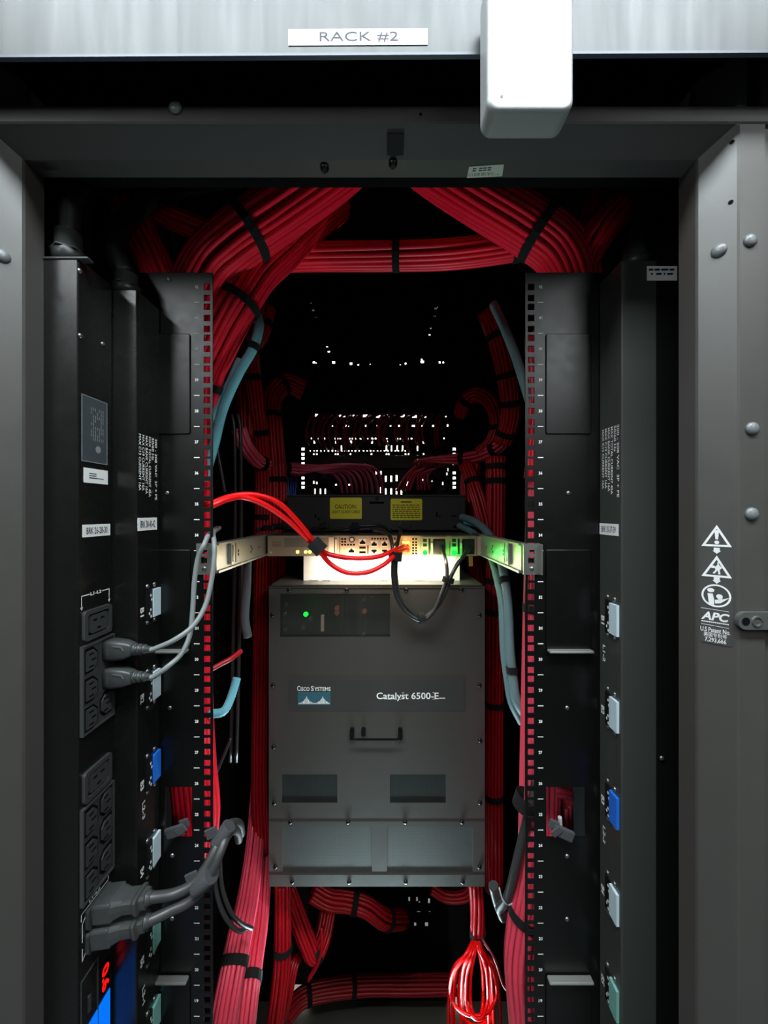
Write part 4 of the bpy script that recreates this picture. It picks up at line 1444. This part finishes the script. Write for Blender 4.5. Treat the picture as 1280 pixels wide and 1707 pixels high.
# foot of the rack
bundle('bright pink-red bundle at the lower left with a broad black strap', [(434, 1290, .98), (426, 1400, .90), (414, 1490, .78), (400, 1560, .68), (384, 1640, .63), (366, 1740, .61)], .0215, .0040, (.74,), m=REDP)
bundle('second pink-red bundle at the lower left, behind the strapped one', [(440, 1420, .92), (432, 1530, .80), (420, 1610, .70), (410, 1680, .66), (402, 1750, .65)], .0195, .0040, (.58,), m=REDP)
bundle('thin red bundle running straight down below the switch edge', [(472, 1470, .86), (472, 1540, .85), (470, 1610, .84), (462, 1680, .83), (452, 1750, .82)], .019, .0044, (.42,))
bundle('dark red bundle hooking under the left part of the switch', [(478, 1480, .92), (496, 1530, .91), (512, 1570, .90), (524, 1590, .90), (538, 1560, .92), (546, 1520, .95)], .021, .0044, (.65,))
bundle('orange-red bundle running right under the switch to a strap', [(520, 1486, .92), (548, 1500, .92), (578, 1503, .92), (610, 1512, .92), (640, 1532, .93), (672, 1532, .98)], .0215, .0044, (.5, .85))
bundle('pair of thin red cables hanging under the switch', [(536, 1545, .89), (537, 1575, .88), (530, 1605, .88), (514, 1633, .88)], .0062, .0034, nn=2)
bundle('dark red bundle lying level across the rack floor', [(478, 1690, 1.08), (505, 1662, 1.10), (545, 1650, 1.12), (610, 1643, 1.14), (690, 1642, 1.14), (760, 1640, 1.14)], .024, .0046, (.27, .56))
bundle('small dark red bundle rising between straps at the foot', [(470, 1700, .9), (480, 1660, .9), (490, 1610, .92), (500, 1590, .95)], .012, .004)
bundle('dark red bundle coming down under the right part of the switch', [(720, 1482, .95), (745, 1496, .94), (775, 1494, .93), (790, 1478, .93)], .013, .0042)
bundle('red bundle dropping from the switch into the coil', [(792, 1470, .82), (795, 1510, .81), (796, 1545, .80), (796, 1570, .80)], .0155, .0042, (.85,))

# loose coil at the lower right
co = thing('cable_coil', 'loose glossy red cable coil hanging at the lower right', 'cable coil', P(790, 1640, .8))
for i in range(9):
    a = 14 + 5.2 * i
    x = 795 + rnd.uniform(-4, 4)
    dd = .79 + rnd.uniform(-.03, .03)
    bot = 1735 + rnd.uniform(-45, 60)
    L = [(x, 1560, .80), (x - a * .35, 1590, dd), (x - a * .8, 1625, dd), (x - a * .85, bot - 25, dd), (x - a * .35, bot, dd - .02), (x + a * .3, bot, dd - .02), (x + a * .65, bot - 30, dd), (x + a * .55, 1620, dd), (x + a * .2, 1588, dd), (x + 1, 1560, .80)]
    build('cable_loop', MB().tube(pxs(L, 6), .0033, 6), REDB, co)
build('hanging_cable', MB().tube(pxs([(800, 1560, .79), (825, 1600, .76), (838, 1640, .75), (850, 1655, .74)], 6), .0028, 6), mat('dark_red_jacket', (110, 16, 22), .4), co)

# small blue lead behind the enclosure
b = thing('cable_bundle', 'small bunch of blue cables behind the left end of the fibre enclosure', 'cable bundle', P(485, 810, 1.05))
for i in range(5):
    build('cable', MB().tube(pxs([(474 + 5 * i, 796, 1.08), (476 + 4.2 * i, 812, 1.08), (480 + 2.5 * i, 832, 1.08)], 4), .0026, 6), BLUEC, b)


# ---------------------------------------------------------------- conduits
def conduit(label, cp, r, m, straps=(), k=16, ribbed=True, mid=None):
    pts = pxs(cp, k)
    t = thing('conduit', label, 'conduit', pts[len(pts) // 2], 'corrugated fibre conduits')
    L = sum((pts[i + 1] - pts[i]).length for i in range(len(pts) - 1))
    n = max(12, int(L / .0022)) if ribbed else len(pts)
    # resample evenly so the ribs have one pitch
    q, acc, j = [], 0.0, 0
    for i in range(n):
        s_ = L * i / (n - 1)
        while j < len(pts) - 2 and acc + (pts[j + 1] - pts[j]).length < s_:
            acc += (pts[j + 1] - pts[j]).length
            j += 1
        f = (s_ - acc) / max(1e-9, (pts[j + 1] - pts[j]).length)
        q.append(pts[j].lerp(pts[j + 1], min(1, max(0, f))))
    rad = [r * (1.0 if i % 2 else .9) for i in range(n)] if ribbed else [r] * n
    build('tube', MB().tube(q, rad, 12), m, t)
    for s in straps:
        strap(t, q, int(s * (n - 1)), r * 1.12, .012)
    return t


conduit('bright teal corrugated conduit sloping down behind the left mounting rail', [(422, 512, .66), (432, 540, .655), (422, 580, .645), (398, 622, .635), (372, 680, .63), (357, 740, .63), (340, 800, .64)], .0082, TEAL, (.25,))
conduit('second teal conduit just behind the bright one at the left', [(400, 600, .67), (378, 650, .66), (355, 690, .655), (330, 730, .66)], .0078, TEAL)
conduit('upper teal conduit curving out right of the fibre enclosure', [(770, 862, .90), (792, 870, .84), (815, 890, .80), (832, 925, .77), (842, 970, .74), (847, 1010, .72), (850, 1080, .70), (855, 1130, .69), (862, 1170, .68), (885, 1205, .68)], .0088, TEALG, (.46, .8))
conduit('lower teal conduit beside the upper one, right of the router', [(765, 876, .92), (788, 888, .86), (808, 908, .82), (822, 940, .79), (831, 975, .76), (837, 1010, .74), (840, 1080, .72), (846, 1130, .71), (853, 1170, .70), (870, 1205, .70)], .0078, TEALG)
conduit('pale bright teal conduit end between enclosure and right slide rail', [(776, 868, .89), (800, 876, .86), (820, 896, .84), (826, 906, .84)], .0092, TEAL)
conduit('grey-blue flat conduit slanting down to the right mounting rail', [(822, 506, .68), (838, 540, .67), (858, 590, .66), (874, 640, .65), (892, 700, .66)], .0078, TEALG, ribbed=False)
conduit('dim grey conduit hanging below the left slide rail', [(412, 935, .72), (411, 980, .72), (408, 1030, .72), (413, 1062, .72)], .0085, mat('dim_grey_conduit', (80, 84, 86), .5))
conduit('teal conduit end poking out low beside the left mounting rail', [(395, 1130, .68), (384, 1165, .67), (372, 1186, .66), (350, 1190, .66)], .0075, TEAL)


# ---------------------------------------------------------------- power cords
def plug_small(t, c, z):
    """moulded C13 plug pointing out of the strip (+x), with grip and ribbed boot"""
    c = Vector(c)
    X = (Vector((1, 0, 0)), Vector((0, 1, 0)), Vector((0, 0, 1)))
    mb = MB()
    prof = [(0.0, .0100, .0125), (.006, .0105, .013), (.010, .0105, .013), (.022, .0095, .0115), (.031, .008, .0085), (.034, .006, .006)]
    n = 16
    vs = []
    for x, hy, hz in prof:
        for k in range(n):
            th = 2 * math.pi * k / n
            cy, cz = math.cos(th), math.sin(th)
            e = .45
            vs.append(c + Vector((x, math.copysign(abs(cy) ** e, cy) * hy, math.copysign(abs(cz) ** e, cz) * hz)))
    fs = []
    for i in range(len(prof) - 1):
        for k in range(n):
            l = (k + 1) % n
            fs.append([i * n + k, i * n + l, (i + 1) * n + l, (i + 1) * n + k])
    fs.append(list(range(n - 1, -1, -1)))
    fs.append([(len(prof) - 1) * n + k for k in range(n)])
    mb.add(vs, fs, True)
    pg = build('plug', mb, PLAS, t)
    mb = MB()
    x = .034
    mb.tube([c + Vector((x + d, 0, 0)) for d in (0, .002, .0025, .005, .0055, .008, .0085, .011, .0115, .014, .0145, .020)], [.0078, .0078, .0052, .0052, .007, .007, .0048, .0048, .0062, .0062, .0044, .0042], 12)
    build('boot', mb, PLAS, t)
    mb = MB()
    FY = Plane(c + Vector((0, -.0107, 0)), (1, 0, 0), (0, 0, 1))
    mb.line(FY, (.013, .0075), (.024, .0065), .0012, .0004)
    mb.line(FY, (.024, .0065), (.027, .002), .0012, .0004)
    for k in (-.003, .0, .003):
        mb.flat(FY, [(.006, k + .0012), (.0085, k), (.006, k - .0012), (.0072, k)], .0004)
    build('moulded_mark', mb, mat('plug_mark', (110, 110, 110), .5), pg)


for lb, y0, cp in (('upper grey power cord from the outlet bank to the left slide rail', 1083, [(258, 1077, .486), (290, 1067, .49), (322, 1043, .505), (342, 1010, .52), (352, 970, .53), (357, 930, .537), (357, 905, .545), (356, 888, .575), (366, 880, .62)]),
                   ('lower grey power cord from the outlet bank to the left slide rail', 1129, [(256, 1121, .486), (280, 1111, .49), (302, 1090, .505), (316, 1060, .52), (321, 1020, .528), (324, 970, .533), (330, 930, .536), (340, 908, .538), (349, 890, .56), (362, 880, .62)])):
    z = (853.5 - y0) / F * .486
    t = thing('power_cable', lb, 'power cord', (PX1 + .004, .4875, ZC + z), 'grey power cords')
    c = (PX1 + .003, .4875, ZC + z)
    plug_small(t, c, z)
    e = Vector(c) + Vector((.052, 0, 0))
    build('cord', MB().tube(spline([e, e + Vector((.006, 0, .0003))] + [P(*q) for q in cp[1:]], 8), .0033, 10), GREYC, t)


def plug_big(t, c, ang):
    """large black C19 plug: square body with stepped neck"""
    c = Vector(c)
    ax = Vector((math.cos(ang), 0, math.sin(ang)))
    up = Vector((-math.sin(ang), 0, math.cos(ang)))
    Y = Vector((0, 1, 0))
    mb = MB()
    mb.obox(c + ax * .012, (ax, Y, up), (.012, .0165, .0115), .0025)
    prof = [(.022, .0165, .0115), (.034, .0125, .0085), (.046, .0125, .0085), (.050, .0145, .0105), (.053, .0145, .0105), (.054, .010, .008), (.060, .009, .008)]
    n = 16
    vs = []
    for x, hy, hz in prof:
        for k in range(n):
            th = 2 * math.pi * k / n
            cy, cz = math.cos(th), math.sin(th)
            vs.append(c + ax * x + Y * (math.copysign(abs(cy) ** .4, cy) * hy) + up * (math.copysign(abs(cz) ** .4, cz) * hz))
    fs = []
    for i in range(len(prof) - 1):
        for k in range(n):
            l = (k + 1) % n
            fs.append([i * n + k, i * n + l, (i + 1) * n + l, (i + 1) * n + k])
    fs.append([(len(prof) - 1) * n + k for k in range(n)])
    mb.add(vs, fs, False)
    pg = build('plug', mb, PLAS, t)
    b = c + ax * .058
    build('collar', MB().tube([b, b + ax * .003, b + ax * .0035, b + ax * .007], [.0085, .0085, .0072, .0070], 12), PLAS, t)
    return b, ax


for lb, z, dy, cp in (('upper thick black power cord with a square plug', -.4830, .474, [(290, 1490, .485), (318, 1476, .492), (342, 1448, .50), (358, 1418, .51), (370, 1392, .525), (384, 1374, .545), (398, 1374, .575), (402, 1390, .62)]),
                      ('lower thick black power cord with a square plug', -.5115, .472, [(285, 1518, .482), (315, 1503, .488), (338, 1478, .494), (357, 1445, .50), (368, 1418, .508), (378, 1394, .522), (388, 1383, .545), (396, 1388, .59), (398, 1400, .63)])):
    t = thing('power_cable', lb, 'power cord', (PX1 + .004, dy, ZC + z), 'thick black power cords')
    b, ax = plug_big(t, (PX1 + .003, dy, ZC + z), .12 if z > -.5 else .16)
    build('cord', MB().tube(spline([b, b + ax * .006] + [P(*q) for q in cp], 8), .0062, 12), BLKC, t)
for lb, c, d, sz in (('grey hook-and-loop strap holding the thick black cords at mid length', (341, 1466, .497), (.6, .05, .55), (.0155, .0115)), ('grey hook-and-loop strap holding the thick black cords near their top bend', (372, 1392, .524), (.5, .3, .7), (.0135, .010))):
    c = P(*c)
    o = MB().tube([c - Vector(d).normalized() * .013, c - Vector(d).normalized() * .012, c, c + Vector(d).normalized() * .012, c + Vector(d).normalized() * .013], [sz[0] * .96, sz[0], sz[0], sz[0], sz[0] * .96], 14, ry=.72)
    o.obox(c + Vector((-.014, -.004, .006)), (Vector((.8, .1, .3)).normalized(), Vector((0, 1, 0)), Vector((-.3, 0, .8)).normalized()), (.008, .0015, .007), .001, 1)
    s_ = build('cable_strap', o, VELG, None, origin=c)
    tag(s_, lb, 'cable strap', 'grey straps on the thick cords')


def loose(name, label, lines, r, m, group, cat='cable', straps=()):
    pts0 = pxs(lines[0], 8)
    t = thing(name, label, cat, pts0[len(pts0) // 2], group)
    for l in lines:
        build('cable', MB().tube(pxs(l, 8), r, 8), m, t)
    for (px, py, d, tx, tz, R, wd) in straps:
        c = P(px, py, d)
        v = Vector((tx, 0, tz)).normalized()
        strap(t, [c - v * .01, c, c + v * .01], 1, R, wd)
    return t


loose('black_cable', 'two dark thin cords looping below the grey straps at the left rail', [[(356, 1440, .56), (361, 1490, .56), (376, 1530, .57), (398, 1552, .60), (415, 1545, .64)], [(366, 1430, .57), (370, 1480, .57), (384, 1520, .58), (402, 1540, .61), (420, 1548, .64)]], .0033, BLKC, None)
loose('black_cable', 'two thick dark cords hanging beside the lower right mounting rail', [[(893, 1300, .60), (884, 1345, .59), (870, 1400, .59), (858, 1450, .59), (846, 1495, .60), (832, 1515, .62)], [(898, 1330, .6), (890, 1370, .6), (876, 1430, .605), (862, 1480, .61), (852, 1505, .62)]], .0068, BLKC, None, straps=((880, 1338, .59, .3, .9, .02, .02),))
loose('white_wire', 'thin pale wire hooked at the end of the dark cords, lower right', [[(832, 1480, .60), (838, 1500, .598), (848, 1508, .597), (856, 1504, .598)]], .0012, WHITEP, None)
loose('black_cable', 'connector ends of the dark cords at the lower right', [[(822, 1475, .64), (830, 1505, .64), (840, 1530, .64)]], .0085, BLKC, None)
for lb, x in (('first thin black cable hanging straight behind the left mounting rail', 386), ('second thin black cable hanging straight behind the left mounting rail', 396)):
    loose('black_cable', lb, [[(x, 690, .74), (x + 5, 730, .74), (x + 6, 900, .74), (x + 2, 1100, .74), (x - 2, 1270, .74)]], .0036, THIN, 'thin black cables at the left')
loose('black_cable', 'slanting thin black cable close to the left mounting rail', [[(361, 740, .68), (368, 780, .68), (375, 820, .68)], [(385, 1230, .7), (372, 1262, .69), (360, 1290, .68)]], .0028, THIN, None)
loose('red_cable', 'short piece of red cable showing beside the left mounting rail', [[(352, 1116, .62), (368, 1107, .63), (385, 1098, .64), (402, 1085, .66)]], .0042, RED, None)
loose('black_cable', 'black power lead lying along the top of the router', [[(428, 884, .83), (455, 880, .86), (500, 882, .87), (545, 884, .87), (590, 878, .87), (630, 876, .86), (652, 884, .83)], [(520, 880, .87), (560, 884, .875), (620, 882, .86), (640, 886, .83)]], .0036, THIN, None, straps=((592, 880, .87, 1, 0, .012, .014),))
build_tab = [(540, 876, .865, .010, .006, .2), (466, 876, .85, .016, .005, .05), (675, 876, .83, .013, .0085, -.35), (590, 880, .87, .010, .009, -.5), (448, 880, .83, .012, .006, .0)]
tt = thing('lead_connectors', 'black inline connectors and straps on the lead above the router', 'connector', P(560, 878, .86))
for px, py, d, a, b_, ang in build_tab:
    c = P(px, py, d)
    ax = Vector((math.cos(ang), 0, math.sin(ang)))
    build('connector' if a > .0125 else 'strap', MB().obox(c, (ax, Vector((0, 1, 0)), Vector((-ax.z, 0, ax.x))), (a, .006, b_), .002, 2), PLASD, tt)

loose('power_lead', 'pair of thin black power leads drooping in a U before the router', [
    [(622, 884, .80), (640, 886, .785), (651, 897, .765), (655, 925, .745), (655, 960, .74), (661, 995, .74), (678, 1021, .74), (702, 1034, .74), (722, 1020, .74), (738, 985, .745), (745, 960, .75), (743, 935, .76), (738, 918, .775), (737, 912, .788)],
    [(668, 884, .80), (664, 900, .78), (661, 925, .75), (660, 960, .745), (666, 995, .745), (684, 1018, .745), (704, 1030, .745), (730, 1010, .745), (745, 980, .748), (752, 960, .75), (764, 938, .76), (778, 920, .775), (784, 912, .788)]], .0040, THIN, None, 'power cord',
    straps=((659, 927, .748, .1, 1, .0125, .018), (747, 967, .75, .25, 1, .011, .010), (703, 1031, .742, 1, .1, .0105, .012)))

# bright red pair plugged into the router
loose('red_patch_cable', 'two bright red patch cables strapped together in front of the router', [
    [(340, 850, .56), (358, 841, .565), (380, 832, .58), (405, 829, .60), (440, 841, .62), (480, 868, .65), (510, 896, .675), (528, 912, .69), (548, 924, .70), (590, 931, .71), (630, 928, .725), (655, 918, .745), (674, 911, .775), (678, 910, .788)],
    [(338, 845, .57), (358, 837, .575), (388, 827, .595), (425, 825, .615), (465, 839, .635), (500, 874, .66), (522, 903, .68), (534, 920, .69), (552, 941, .70), (580, 955, .70), (612, 954, .705), (640, 941, .72), (660, 924, .745), (675, 917, .775), (679, 917, .788)]], .0046, REDB, None, 'patch cable',
    straps=((529, 911, .685, .62, -.62, .0125, .024),))

# hook-and-loop tabs in the openings of the side plates
for lb, px, py, k_ in (('grey hook-and-loop tab hanging from the opening in the left side plate', 292, 1386, -1), ('grey hook-and-loop tab hanging from the opening in the right side plate', 938, 1388, 1)):
    c = P(px, py, .545)
    o = MB()
    a = Vector((.9, -.1, -.35 * k_)).normalized()
    o.obox(c, (a, Vector((0, 1, 0)), a.cross(Vector((0, 1, 0)))), (.015, .003, .0075), .002, 2)
    o.obox(c + Vector((-.012 * k_, .002, .010)), (a, Vector((0, 1, 0)), a.cross(Vector((0, 1, 0)))), (.007, .002, .006), .0015, 2)
    o.obox(c + Vector((.010 * k_ * -1, -.003, .004)), (Vector((.8, 0, .6)), Vector((0, 1, 0)), Vector((-.6, 0, .8))), (.008, .0015, .005), .001, 1)
    s_ = build('cable_strap', o, VELG, None, origin=c)
    tag(s_, lb, 'cable strap', 'grey tabs in the side plates')
loose('red_cable', 'three red cables showing through the opening in the right side plate', [[(905, 1312 + 5 * 0, .6), (935, 1318, .6), (952, 1322, .61)], [(905, 1322, .6), (935, 1326, .6), (952, 1330, .61)], [(905, 1330, .605), (935, 1318, .61), (950, 1312, .62)]], .0046, REDP, None)
loose('white_wire', 'two short pale cable ends in the opening of the right side plate', [[(933, 1362, .56), (934, 1376, .56)], [(920, 1368, .56), (921, 1376, .56)]], .0030, WHITEP, None)
